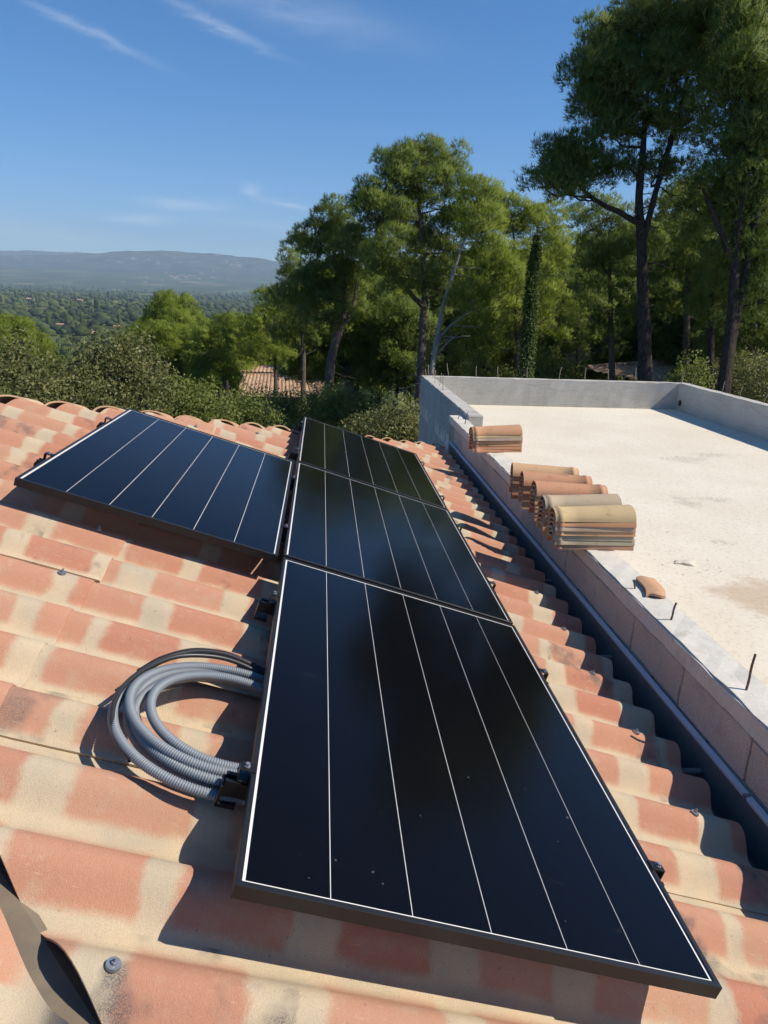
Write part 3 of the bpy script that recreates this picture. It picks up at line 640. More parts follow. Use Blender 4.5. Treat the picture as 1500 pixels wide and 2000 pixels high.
for b, t in [((2.51, 12.13, -.31), (2.47, 12.13, -.07)), ((3.03, 12.12, -.31), (3.02, 12.12, -.10)), ((3.45, 12.14, -.31), (3.43, 12.14, -.10)), ((4.0, 12.12, -.31), (3.99, 12.12, -.10)), ((4.62, 12.14, -.31), (4.65, 12.14, -.08)),
             ((5.12, 12.13, -.31), (5.12, 12.13, -.07)), ((5.58, 12.12, -.31), (5.56, 12.12, -.09)), ((6.12, 12.12, -.31), (6.09, 12.12, -.05)), ((7.02, 12.10, -.31), (7.02, 12.1, -.10)), ((7.05, 12.13, -.31), (7.07, 12.13, -.08)),
             ((7.06, 11.80, -.31), (7.13, 11.80, -.07)), ((7.06, 11.05, -.31), (7.11, 11.05, -.13)), ((7.05, 10.70, -.31), (7.07, 10.7, -.11)), ((7.07, 10.2, -.31), (7.10, 10.2, -.12)), ((7.06, 9.5, -.31), (7.11, 9.5, -.15)), ((7.06, 8.6, -.31), (7.09, 8.6, -.13)),
             ((2.08, 12.06, -.31), (2.06, 12.06, -.17)), ((2.13, 12.08, -.31), (2.11, 12.08, -.10)), ((2.18, 11.9, -.31), (2.20, 11.9, -.14)), ((2.09, 11.06, -.31), (2.09, 11.06, -.09)), ((2.12, 10.72, -.31), (2.14, 10.72, -.10)), ((2.07, 10.07, -.31), (2.06, 10.07, -.06))]:
    rebar(b, t)
for b, t in [((1.895, 7.75, -.365), (1.915, 7.75, -.24)), ((1.91, 7.39, -.365), (1.935, 7.39, -.22)), ((1.893, 1.927, -.365), (1.905, 1.925, -.266)), ((1.90, 1.278, -.365), (1.905, 1.275, -.196)), ((1.877, 2.318, -.365), (1.872, 2.318, -.315))]:
    rebar(b, t, 0.0048, False)
hr = MB(); hr.cyl((6.926, 11.86, -0.66), (6.934, 11.86, -0.66), 0.058, n=24).cyl((6.9245, 11.86, -0.66), (6.9255, 11.86, -0.66), 0.045, n=24)
link('drain_pipe', hr.mesh('drain_pipe'), MT['hole'], bld)

# ------------------------------------------------------------------ stacked loose tiles on the low wall
def canal_mesh(rng):
    L = 0.505; xs = [0, 0.022, 0.026, 0.05, 0.054, 0.15, 0.27, 0.39, L]; n = 13; th = np.linspace(0, np.pi, n); out, inn = [], []
    for x in xs:
        f = x / L; hw = 0.084 + 0.022 * f; hh = 0.066 + 0.016 * f
        rim = 0.004 if 0.024 < x < 0.052 else 0.0
        for a in th:
            j = rng.uniform(-0.0008, 0.0008)
            out.append((x, -math.cos(a) * (hw + rim), math.sin(a) * (hh + rim) + j)); inn.append((x, -math.cos(a) * (hw - 0.0105), math.sin(a) * (hh - 0.0105) + j))
    V = out + inn; o = len(out); F = []
    for i in range(len(xs) - 1):
        for j in range(n - 1):
            a = i * n + j; F.append((a, a + 1, a + n + 1, a + n)); F.append((o + a, o + a + n, o + a + n + 1, o + a + 1))
        a = i * n; F.append((a, a + n, o + a + n, o + a)); a += n - 1; F.append((a, o + a, o + a + n, a + n))
    for j in range(n - 1):
        F.append((j, o + j, o + j + 1, j + 1)); a = (len(xs) - 1) * n + j; F.append((a, a + 1, o + a + 1, o + a))
    me = mesh_py('clay_tile', V, F, True); me.materials.append(MT['loose'])
    bm = bmesh.new(); bm.from_mesh(me); bmesh.ops.recalc_face_normals(bm, faces=bm.faces)
    for e in bm.edges:
        if len(e.link_faces) == 2 and e.calc_face_angle(0) > 0.9: e.smooth = False
    bm.to_mesh(me); bm.free(); return me
rng = random.Random(11)
CAN = [canal_mesh(rng) for _ in range(5)]
# half-round tiles of the hip end, their cut heads standing proud along the hip
hip_cols = [(0.60, 0.40, 0.23), (0.58, 0.33, 0.19), (0.60, 0.43, 0.27)]
for (lx, ly, lw) in HIPJ:
    for c in range(2):
        mw = F3 @ Matrix.Translation(Vector((lx - 0.14 + c * 0.36 + rng.uniform(-0.008, 0.008), ly + rng.uniform(-0.006, 0.006), lw - 0.066 - 0.012 * c + rng.uniform(-0.004, 0.004)))) @ Matrix.Rotation(rng.gauss(0, 0.02), 4, 'Z') @ Matrix.Diagonal((1.0, 1.08, 1.0, 1.0))
        me = CAN[rng.randrange(5)]
        if c == 0:
            me = cut_mesh(me, mw, [(far_co + far_n * 0.03, -far_n)])
            if me is None: continue
            me.materials.clear(); me.materials.append(MT['loose'])
        o = link('hip_tile', me, None, house, mw); o.color = (*hip_cols[rng.randrange(3)], 1)
ordn = ['bottom', 'second from bottom', 'third from bottom', 'fourth from bottom', 'fifth from bottom', 'sixth from bottom', 'seventh from bottom', 'eighth from bottom']
PAL = dict(peach=(0.62, 0.37, 0.205), salmon=(0.55, 0.25, 0.145), grey=(0.44, 0.365, 0.27), yellow=(0.60, 0.42, 0.23), orange=(0.55, 0.275, 0.14), brown=(0.43, 0.255, 0.155))
stacks = [  # x of left end, y centre, yaw, flipped (wide end left), layers, top colour, which, tilt, pitch
    (1.668, 5.86, 4.0, False, 7, 'orange', 'lone stack by the parapet stub', 1.2, 0.0295),
    (1.655, 4.13, -9.0, True, 7, 'peach', 'farthest stack of the five', 0.0, 0.030),
    (1.655, 3.86, -8.0, True, 7, 'salmon', 'second farthest stack of the five', 0.0, 0.030),
    (1.665, 3.59, -5.0, True, 7, 'salmon', 'middle stack of the five', 0.0, 0.030),
    (1.630, 3.29, -1.0, False, 7, 'grey', 'second nearest stack of the five', 0.6, 0.030),
    (1.618, 3.02, -1.0, False, 7, 'yellow', 'nearest stack of the five', 0.6, 0.030)]
cn = ['peach', 'salmon', 'orange', 'orange', 'salmon', 'brown', 'yellow', 'grey']
for (x0, y0, yaw, flip, nl, topc, which, tilt, pitch_) in stacks:
    for k in range(nl):
        c = topc if k == nl - 1 else rng.choice(cn)
        L = 0.505
        m = Matrix.Translation(Vector((x0 + L / 2 * math.cos(rad(yaw)) + rng.uniform(-0.006, 0.006), y0 + rng.uniform(-0.004, 0.004), ZL + 0.003 + k * pitch_))) @ Matrix.Rotation(rad(yaw + rng.uniform(-0.9, 0.9)), 4, 'Z') @ Matrix.Rotation(rad(-tilt * (0.4 + 0.12 * k)), 4, 'Y')
        if flip: m = m @ Matrix.Rotation(math.pi, 4, 'Z')
        o = link('clay_tile', CAN[rng.randrange(5)], None, None, m @ Matrix.Translation(Vector((-L / 2, 0, 0))))
        b = PAL[c]; o.color = (*[min(1, q * rng.uniform(0.93, 1.07)) for q in b], 1)
        pos = 'topmost' if k == nl - 1 else ordn[k]
        tag(o, f'curved clay tile, {pos} of the {which}', 'roof tile', 'loose clay tiles stacked on the low wall')
# broken tile piece
V = []; nU, nV = 9, 7
for s in (0, 1):
    for i in range(nU):
        for j in range(nV):
            a = i / (nU - 1); b = j / (nV - 1); x = (a - 0.5) * 0.10 + 0.010 * math.sin(b * 5); y = (b - 0.5) * 0.25 + 0.008 * math.sin(a * 7); z = 0.009 * math.sin(a * math.pi) + 0.006 * math.sin(b * 3.0) + (0.014 if s else 0)
            V.append((x, y, z))
F = []; o_ = nU * nV
for i in range(nU - 1):
    for j in range(nV - 1):
        a = i * nV + j; F += [(a, a + 1, a + nV + 1, a + nV), (o_ + a, o_ + a + nV, o_ + a + nV + 1, o_ + a + 1)]
for j in range(nV - 1): F += [(j, o_ + j, o_ + j + 1, j + 1)]; a = (nU - 1) * nV + j; F += [(a, a + 1, o_ + a + 1, o_ + a)]
for i in range(nU - 1): a = i * nV; F += [(a, a + nV, o_ + a + nV, o_ + a)]; a += nV - 1; F += [(a, o_ + a, o_ + a + nV, a + nV)]
me = mesh_py('tile_fragment', V, F); o = link('tile_fragment', me, MT['loose'], None, Matrix.Translation(Vector((1.964, 2.305, ZL + 0.004))) @ Matrix.Rotation(rad(-14), 4, 'Z')); o.color = (0.60, 0.34, 0.19, 1)
tag(o, 'broken orange piece of clay tile lying alone on the low concrete wall', 'tile fragment')
o = link('nail', MB().cyl((1.90, 2.915, ZL + 0.006), (1.975, 2.905, ZL + 0.006), 0.003, n=6).mesh('nail'), MT['rebar']); tag(o, 'rusty nail lying on the wall beside the near end tile stack', 'nail')
# mortar lump and crumbs on the slab
lump = MB(); rr2 = random.Random(5)
bmx = bmesh.new(); bmesh.ops.create_icosphere(bmx, subdivisions=3, radius=0.062)
for v in bmx.verts: v.co = Vector((v.co.x * 1.35, v.co.y * 0.9, v.co.z * 0.28)) * (1 + 0.35 * math.sin(v.co.x * 60 + v.co.y * 41) * math.cos(v.co.y * 57)) 
me = bpy.data.meshes.new('mortar_lump'); bmx.to_mesh(me); bmx.free()
P = CAM + ray(1340, 1099) * ((ZS + 0.005 - CAM[2]) / ray(1340, 1099)[2]); o = link('mortar_lump', me, MT['slab'], None, Matrix.Translation(Vector(P))); tag(o, 'flat lump of dried mortar on the pale concrete slab', 'mortar lump')
crumbs = MB(); nr = np.random.default_rng(3)
for i in range(300):
    x = nr.uniform(2.1, 6.6); y = nr.uniform(1.0, 11.5)
    if i < 70: x = P[0] + nr.normal(0, 0.25); y = P[1] + nr.normal(0, 0.22)
    if x < 2.05 or x > 6.85: continue
    s = abs(nr.normal(0, 0.003)) + 0.002; c = Vector((x, y, ZS)); q = [c + Vector((nr.uniform(-s, s) * 1.5, nr.uniform(-s, s) * 1.5, nr.uniform(-0.2, 1) * s)) for _ in range(5)]
    crumbs.add(q, [(0, 1, 2), (0, 2, 3), (0, 3, 4), (1, 2, 4), (2, 3, 4), (0, 1, 4)])
o = link('crumbs', crumbs.mesh('crumbs'), MT['ring']); tag(o, 'small crumbs of mortar scattered over the pale slab', 'debris', kind='stuff')

# ------------------------------------------------------------------ conduit coil
def corrugated(name, ctrl, r, pitch_, mat, label, cat, closed_w=None):
    P = np.array(ctrl, float)
    d = np.r_[0, np.cumsum(np.linalg.norm(np.diff(P, axis=0), axis=1))]; n = int(d[-1] / (pitch_ / 4)); s = np.linspace(0, d[-1], n)
    Q = np.stack([np.interp(s, d, P[:, i]) for i in range(3)], 1)
    R = r * np.where(np.arange(n) % 4 < 2, 1.0, 0.83); V, F = sweep(Q, R, 12)
    o = link(name, mesh_np(name, V, F, False), mat); return tag(o, label, cat)
nr = np.random.default_rng(12)
t = np.linspace(-0.22 * np.pi, 2 * np.pi * 5.86, 2600)
turn = t / (2 * np.pi)
cx = -0.062 + 0.012 * np.sin(turn * 2.3 + 0.5); cu = 0.650 + 0.014 * np.sin(turn * 3.1 + 1.0)
lane = np.interp(turn, [-.2, .9, 1.9, 2.9, 3.9, 4.9, 6.0], [0.330, 0.268, 0.322, 0.240, 0.298, 0.252, 0.222])
lane = lane + 0.006 * np.sin(t * 0.7 + 1)
vv_ = cx + lane * 1.03 * np.cos(t); uu_ = cu + lane * 0.92 * np.sin(t)
ww_ = -0.119 + 0.0100 * turn + 0.005 * np.sin(t * 1.3 + 1)
ww_ = np.where(vv_ > -0.03, np.minimum(ww_, -0.058), ww_)
k = np.ones(41) / 41; ww_ = np.convolve(np.pad(ww_, 20, mode='edge'), k, mode='valid')
corrugated('conduit_coil', [rp(a, b, c) for a, b, c in zip(vv_, uu_, ww_)], 0.0142, 0.0068, MT['conduit'], 'coil of grey corrugated conduit tucked under the nearest panel edge', 'conduit')
def spline(pts, n=60):
    P = np.array(pts, float); P = np.vstack([2 * P[0] - P[1], P, 2 * P[-1] - P[-2]]); out = []
    for i in range(1, len(P) - 2):
        s = np.linspace(0, 1, n, endpoint=False)[:, None]
        out.append(0.5 * ((2 * P[i]) + (-P[i - 1] + P[i + 1]) * s + (2 * P[i - 1] - 5 * P[i] + 4 * P[i + 1] - P[i + 2]) * s ** 2 + (-P[i - 1] + 3 * P[i] - 3 * P[i + 1] + P[i + 2]) * s ** 3))
    return np.concatenate(out)
bp = spline([(0.10, 0.93, -0.10), (0.02, 0.985, -0.095), (-0.06, 1.015, -0.09), (-0.14, 1.02, -0.085), (-0.235, 0.985, -0.085), (-0.315, 0.90, -0.09), (-0.365, 0.80, -0.095)])
corrugated('black_conduit', [rp(*q) for q in bp], 0.0125, 0.0060, MT['conduit_b'], 'short black corrugated conduit arching behind the grey coil', 'conduit')
cb = spline([(0.06, 0.95, -0.10), (-0.06, 0.965, -0.075), (-0.16, 0.955, -0.065), (-0.27, 0.90, -0.065), (-0.345, 0.80, -0.07), (-0.385, 0.68, -0.075), (-0.385, 0.58, -0.085), (-0.35, 0.49, -0.10), (-0.29, 0.42, -0.105)])
V, F = sweep(np.array([rp(*q) for q in cb]), 0.0075, 10); o = link('black_cable', mesh_np('black_cable', V, F, True), MT['conduit_b']); tag(o, 'thin smooth black cable running round the outside of the coil', 'cable')


# ------------------------------------------------------------------ vegetation
def unit(a): return a / (np.linalg.norm(a, axis=-1, keepdims=True) + 1e-9)
def finish_leaves(name, V, k, out, tint):
    """V: (m, k, 3) blades; winding turned outwards and shading normals rounded over the clump"""
    n = np.cross(V[:, 1] - V[:, 0], V[:, 2] - V[:, 0]); flip = (n * out).sum(1) < 0
    V[flip] = V[flip][:, ::-1]
    me = mesh_np(name, V.reshape(-1, 3), np.arange(V.shape[0] * k).reshape(-1, k), True, np.repeat(tint, k))
    n = unit(np.cross(V[:, 1] - V[:, 0], V[:, 2] - V[:, 0])); nn = unit(out * 1.0 + n * 0.55)
    me.normals_split_custom_set_from_vertices(np.repeat(nn, k, axis=0).astype(np.float32))
    return me
def needle_mesh(name, cen, rad_, rng, tufts, blades, bl, bw, up=0.85, flat=0.9, tint_j=0.16):
    """tufts of thin needles over the shell of every puff"""
    n = len(cen); T = np.maximum(6, (tufts * (rad_ / rad_.mean()) ** 2).astype(int)); idx = np.repeat(np.arange(n), T); m = len(idx)
    d = unit(rng.normal(size=(m, 3))); d[:, 2] = np.where(d[:, 2] < -0.45, -d[:, 2] * 0.8, d[:, 2]); d = unit(d)
    lump = 1 + 0.16 * np.sin(d[:, 0] * 5 + idx * 1.7) * np.sin(d[:, 1] * 5 + idx * 2.9) + 0.1 * np.sin(d[:, 2] * 7 + idx)
    rr_ = ((0.62 + 0.42 * rng.random(m) ** 0.7) * lump)[:, None]
    pos = cen[idx] + d * rr_ * rad_[idx][:, None] * np.array([1, 1, flat])
    ax = unit(d + np.array([0, 0, up]) + rng.normal(0, 0.30, (m, 3)))
    B = np.repeat(np.arange(m), blades); q = m * blades; dirs = unit(ax[B] + rng.normal(0, 0.42, (q, 3)))
    side = unit(np.cross(dirs, rng.normal(size=(q, 3)))) * (bw * (0.7 + 0.6 * rng.random(q)))[:, None] / 2
    p = pos[B] + rng.normal(0, bl * 0.12, (q, 3)); ln = (bl * (0.6 + 0.7 * rng.random(q)))[:, None]
    V = np.stack([p - side, p + side, p + dirs * ln], 1)
    tp = rng.random(n) * 0.5; tint = np.clip(tp[idx][B] + rng.normal(0.15, tint_j, q), 0, 1)
    return finish_leaves(name, V, 3, unit(d + np.array([0, 0, 0.25]))[B], tint)
def leaf_mesh(name, cen, rad_, rng, leaves, ls, flat=0.85):
    n = len(cen); T = np.maximum(10, (leaves * (rad_ / rad_.mean()) ** 2).astype(int)); idx = np.repeat(np.arange(n), T); m = len(idx)
    d = unit(rng.normal(size=(m, 3))); pos = cen[idx] + d * (0.35 + 0.72 * rng.random(m) ** 0.7)[:, None] * rad_[idx][:, None] * np.array([1, 1, flat])
    a = unit(rng.normal(size=(m, 3)) + d * 0.5 + np.array([0, 0, -0.2])); nrm = unit(rng.normal(size=(m, 3)) + d * 0.6 + np.array([0, 0, 0.7])); b = unit(np.cross(nrm, a))
    s = (ls * (0.55 + 0.8 * rng.random(m)))[:, None]
    V = np.stack([pos, pos + a * s * 0.5 + b * s * 0.32, pos + a * s + nrm * s * 0.12, pos + a * s * 0.5 - b * s * 0.32], 1)
    tp = rng.random(n) * 0.45; tint = np.clip(tp[idx] + rng.normal(0.25, 0.2, m), 0, 1)
    return finish_leaves(name, V, 4, unit(d + nrm * 0.8), tint)
def limb(path, r0, r1, rng, n=14, sides=6, wob=0.05):
    P = spline(path, max(3, n // max(1, len(path) - 1))); t_ = np.linspace(0, 1, len(P)); P = P + np.cumsum(rng.normal(0, wob * 0.12, P.shape), 0) * np.sin(t_ * np.pi)[:, None]
    return sweep(P, r0 + (r1 - r0) * t_, sides)
class Acc:
    def __init__(s): s.V = []; s.F = []; s.n = 0
    def add(s, VF): s.V.append(VF[0]); s.F.append(VF[1] + s.n); s.n += len(VF[0])
    def mesh(s, name): return mesh_np(name, np.concatenate(s.V), np.concatenate(s.F), True)
MT['needle'] = mat_leaf('pine_needles', (0.100, 0.145, 0.036), (0.215, 0.275, 0.058), (0.29, 0.28, 0.08), 0.40)
MT['needle_b'] = mat_leaf('pine_needles_bright', (0.145, 0.195, 0.034), (0.285, 0.35, 0.058), (0.34, 0.33, 0.08), 0.43)
MT['oak'] = mat_leaf('oak_leaves', (0.12, 0.14, 0.05), (0.24, 0.245, 0.095), (0.42, 0.36, 0.19), 0.36, 0.45)
MT['shrub'] = mat_leaf('shrub_leaves', (0.095, 0.13, 0.034), (0.21, 0.245, 0.065), (0.30, 0.27, 0.10), 0.36)
MT['olive'] = mat_leaf('blue_green_leaves', (0.13, 0.18, 0.15), (0.20, 0.26, 0.22), (0.25, 0.28, 0.2), 0.25)
MT['cypress'] = mat_leaf('ivy_leaves', (0.055, 0.090, 0.024), (0.11, 0.155, 0.036), (0.15, 0.19, 0.05), 0.3)
MT['bark'] = mat_bark('pine_bark', (0.085, 0.068, 0.055), (0.18, 0.15, 0.125)); MT['bark_p'] = mat_bark('pale_bark', (0.26, 0.23, 0.20), (0.42, 0.38, 0.34)); MT['bark_d'] = mat_bark('dark_bark', (0.035, 0.028, 0.023), (0.095, 0.077, 0.064))
def scatter_puffs(lobes, depth, rng, pr):
    """lobes: (column, row, half width, half height, depth offset, puffs) -> puff centres, radii, lobe centres (metres)"""
    C_, R_, LC, LI = [], [], [], []
    fw = RW[2]; rt = RW[0]; upv = np.array([0, 0, 1.0]); fwh = unit(np.array([fw[0], fw[1], 0])); rth = unit(np.array([rt[0], rt[1], 0]))
    for li, (px, py, rx, ry, dd, n) in enumerate(lobes):
        dep = depth + dd; c = at(px, py, dep); k = dep / FPX; ax, az_ = rx * k, ry * k; ay = 0.5 * (ax + az_)
        LC.append(c); got = []; tries = 0
        n = int(n * 1.5)
        while len(got) < n and tries < 40 * n:
            tries += 1; q = unit(rng.normal(size=3)) * (0.35 + 0.6 * rng.random() ** 0.5); P = c + rth * q[0] * ax + fwh * q[1] * ay + upv * q[2] * az_
            if all(np.linalg.norm(P - g) > pr * 0.62 for g in got): got.append(P)
        for g in got: C_.append(g); R_.append(pr * rng.uniform(0.7, 1.25)); LI.append(li)
    return np.array(C_), np.array(R_), np.array(LC), np.array(LI)
def pine(label, depth, stems, lobes, seed, pr=0.46, tufts=105, blades=6, bl=0.15, bw=0.018, mat='needle', bark='bark', group=None, dead=8, cat='pine tree', name='pine_tree'):
    rng = np.random.default_rng(seed); cen, rad_, LC, LI = scatter_puffs(lobes, depth, rng, pr)
    s0 = stems[0]; b0_ = at(s0[0][0], s0[0][1], depth); base = np.array([b0_[0], b0_[1], ground_z(b0_[0], b0_[1]) - 0.1])
    root = empty(name, base, label, cat, group); acc = Acc(); pts = []
    for si, st in enumerate(stems):
        P = [at(px, py, depth + (dd[0] if dd else 0)) for px, py, r, *dd in st]; r = [q[2] for q in st]
        if si == 0:
            P = [base] + P; r = [r[0] * 1.25] + r
        P = np.array(P); Q = spline(P, 7); rq = np.interp(np.linspace(0, 1, len(Q)), np.linspace(0, 1, len(r)), r); Q = Q + np.cumsum(rng.normal(0, 0.006, Q.shape), 0)
        acc.add(sweep(Q, np.maximum(rq * (1 + rng.normal(0, 0.03, len(Q))), 0.012), 10)); pts += [(q, rr_) for q, rr_ in zip(Q[2:], rq[2:])]
    SP = np.array([p for p, _ in pts]); SR = np.array([r for _, r in pts])
    ends = []
    for li, c in enumerate(LC):
        d = np.linalg.norm(SP - c, axis=1) + np.maximum(0, SP[:, 2] - c[2] + 0.3) * 3.0; k = int(np.argmin(d)); a = SP[k]; mid = a * 0.45 + c * 0.55 + np.array([0, 0, -0.12 * np.linalg.norm(c - a)]) + rng.normal(0, 0.1, 3)
        r0 = min(SR[k] * 0.55, 0.03 + 0.018 * np.linalg.norm(c - a)); acc.add(limb([a, mid, c], r0, 0.014, rng, 14, 6, 0.15)); ends.append((a, mid, c))
    for p, li in zip(cen, LI):
        a, mid, c = ends[li]; s_ = rng.uniform(0.4, 1.0); q = mid * (1 - s_) + c * s_
        acc.add(limb([q, q * 0.5 + p * 0.5 + rng.normal(0, 0.06, 3), p + np.array([0, 0, 0.05])], 0.014, 0.005, rng, 6, 4, 0.1))
    for _ in range(dead):
        k = rng.integers(0, max(1, int(len(SP) * 0.7))); a = SP[k]; d = unit(rng.normal(size=3) * np.array([1, 1, 0.35])); L_ = rng.uniform(0.5, 1.4)
        acc.add(limb([a, a + d * L_ * 0.5 + np.array([0, 0, -0.05]), a + d * L_ + np.array([0, 0, rng.uniform(-0.25, 0.2)])], 0.018, 0.004, rng, 8, 4, 0.2))
    link('trunk', acc.mesh('trunk'), MT[bark], root)
    link('crown', needle_mesh('crown', cen, rad_, rng, tufts, blades, bl, bw), MT[mat], root)
    return root
def broadleaf(label, depth, stem, lobes, seed, pr=0.40, leaves=120, ls=0.072, mat='oak', cat='oak tree', name='oak_tree', group=None, bark='bark_d'):
    rng = np.random.default_rng(seed); cen, rad_, LC, LI = scatter_puffs(lobes, depth, rng, pr)
    b0_ = at(stem[0][0], stem[0][1], depth); base = np.array([b0_[0], b0_[1], ground_z(b0_[0], b0_[1]) - 0.1]); root = empty(name, base, label, cat, group); acc = Acc()
    P = np.array([base] + [at(px, py, depth) for px, py, r in stem]); r = [stem[0][2] * 1.2] + [q[2] for q in stem]
    Q = spline(P, 8); rq = np.interp(np.linspace(0, 1, len(Q)), np.linspace(0, 1, len(r)), r); Q += np.cumsum(rng.normal(0, 0.012, Q.shape), 0); acc.add(sweep(Q, rq, 8))
    for li, c in enumerate(LC):
        k = int(np.argmin(np.linalg.norm(Q - c, axis=1) + np.maximum(0, Q[:, 2] - c[2] + 0.2) * 2)); mid = Q[k] * 0.5 + c * 0.5 + rng.normal(0, 0.15, 3); acc.add(limb([Q[k], mid, c], min(rq[k] * 0.7, 0.06), 0.012, rng, 12, 5, 0.25))
        for p in cen[LI == li]: acc.add(limb([mid * 0.4 + c * 0.6, (c + p) / 2 + rng.normal(0, 0.08, 3), p], 0.014, 0.004, rng, 6, 4, 0.1))
    link('trunk', acc.mesh('trunk'), MT[bark], root); link('crown', leaf_mesh('crown', cen, rad_, rng, leaves, ls), MT[mat], root); return root

# -- hero pines, nearest last
pine('tall bushy pine in the centre, its crown highest above the far panel', 25,
     [[(818, 880, .20), (821, 760, .17), (826, 640, .14), (830, 560, .12), (822, 450, .08), (815, 340, .04)], [(826, 600, .09), (790, 560, .07), (755, 500, .05), (735, 440, .03)]],
     [(825, 335, 80, 52, 0, 16), (868, 325, 52, 44, .5, 9), (775, 345, 45, 48, -.3, 8), (742, 430, 55, 58, -.5, 12), (828, 440, 80, 65, .8, 16), (898, 400, 32, 60, 0.3, 7), (905, 478, 58, 62, .3, 11), (716, 385, 28, 28, 0, 5), (800, 535, 90, 55, -.5, 13), (880, 560, 65, 48, .5, 9), (705, 468, 34, 40, .4, 6), (760, 490, 60, 50, -1, 9), (850, 500, 70, 60, 1.0, 12), (930, 540, 40, 50, .6, 7), (780, 420, 60, 60, .8, 10)], 101, tufts=105)
pine('slender pale trunked pine with bare side branches, beside the concrete parapet corner', 23,
     [[(838, 760, .10), (846, 690, .09), (860, 615, .075), (882, 540, .06), (915, 450, .03)], [(850, 670, .045), (880, 635, .03), (915, 610, .015), (940, 600, .008)], [(846, 700, .03), (885, 660, .02), (925, 655, .01)]],
     [(945, 440, 42, 45, 0, 9), (962, 515, 48, 50, .4, 10), (925, 585, 42, 40, -.2, 7), (985, 565, 38, 45, .5, 7), (938, 395, 28, 26, 0.2, 5)], 102, mat='needle_b', bark='bark_p', dead=16)
pine('double stemmed dark pine in front of the tiled villa', 28,
     [[(632, 830, .22), (640, 760, .20), (648, 690, .17), (668, 620, .12), (672, 540, .08), (655, 430, .04)], [(640, 740, .14), (655, 660, .12), (690, 600, .08), (700, 540, .05)]],
     [(655, 430, 42, 34, 0, 8), (618, 478, 36, 42, .3, 8), (678, 498, 45, 50, -.3, 10), (640, 545, 58, 48, .4, 12), (602, 565, 36, 44, 0, 7), (690, 585, 45, 36, .5, 7), (628, 610, 50, 30, -.5, 6), (650, 490, 50, 50, .8, 9), (585, 600, 30, 30, .3, 4), (700, 530, 40, 50, .6, 7)], 103, pr=.44)
pine('narrow pine at the left edge of the pine group, in front of the villa roof', 31,
     [[(590, 800, .11), (592, 720, .10), (590, 620, .08), (585, 480, .03)]], [(585, 486, 18, 24, 0, 4), (572, 530, 26, 36, 0, 6), (560, 590, 34, 44, .3, 8), (600, 620, 36, 40, -.3, 7), (575, 660, 40, 30, .2, 6)], 104, pr=.42)
pine('short bright green pine left of the villa chimney', 34,
     [[(535, 820, .10), (538, 740, .09), (535, 600, .04)]], [(530, 590, 30, 24, 0, 5), (508, 632, 36, 36, 0, 8), (556, 645, 38, 40, .3, 8), (530, 690, 44, 34, -.3, 8), (490, 690, 26, 30, 0, 5)], 105, pr=.46, mat='needle_b')
pine('broad sunlit pine behind the cypress column', 30,
     [[(1008, 800, .16), (1010, 700, .14), (1008, 560, .10), (1000, 420, .04)]],
     [(1000, 425, 46, 48, 0, 10), (972, 400, 28, 24, .3, 5), (1042, 462, 46, 48, .3, 10), (1010, 540, 58, 56, -.3, 12), (1062, 425, 36, 28, .5, 6), (1080, 515, 48, 56, .4, 10), (1000, 622, 66, 54, 0, 12), (1080, 612, 56, 54, .2, 10), (950, 660, 56, 42, -.3, 9)], 106, pr=.48, mat='needle_b')
pine('dense pine between the cypress column and the tallest trunk', 34,
     [[(1125, 800, .15), (1128, 700, .13), (1125, 560, .09), (1130, 440, .04)]],
     [(1130, 468, 56, 54, 0, 10), (1110, 560, 58, 66, .3, 12), (1155, 620, 64, 64, -.3, 12), (1090, 690, 56, 44, .3, 9), (1180, 540, 56, 60, 0.6, 10), (1160, 690, 60, 40, 0, 8)], 107, pr=.5)
pine('tallest pine, dark crowned, its thick trunk rising behind the back parapet', 19,
     [[(1264, 900, .22), (1262, 745, .205), (1259, 600, .16), (1256, 480, .14), (1252, 390, .11), (1258, 300, .085), (1264, 220, .065), (1272, 110, .03)], [(1256, 470, .085), (1288, 350, .075), (1320, 250, .07), (1345, 140, .03)], [(1254, 440, .085), (1205, 415, .07), (1150, 385, .05), (1105, 330, .03)]],
     [(1178, 88, 48, 40, 0, 9), (1232, 55, 56, 44, .3, 11), (1300, 35, 62, 50, -.3, 13), (1345, 85, 66, 56, .3, 14), (1250, 125, 76, 50, .6, 15), (1158, 148, 44, 40, -.2, 8), (1200, 188, 56, 40, .2, 10), (1290, 160, 76, 56, -.5, 15), (1375, 45, 44, 54, 0, 9), (1385, 140, 50, 56, .5, 10), (1158, 218, 30, 24, 0, 5), (1232, 248, 56, 34, .4, 8), (1322, 248, 64, 40, 0, 9), (1198, 262, 36, 20, 0, 4),
      (1102, 302, 34, 20, 0, 6), (1086, 330, 30, 17, .2, 5), (1142, 304, 30, 20, -.3, 5), (1058, 362, 18, 12, 0, 3), (1150, 345, 46, 20, .3, 5), (1108, 366, 34, 20, -.2, 5), (1205, 330, 40, 20, 0.3, 4), (1290, 335, 46, 24, .4, 5)], 108, pr=.44, tufts=105, dead=22, bark='bark_d')
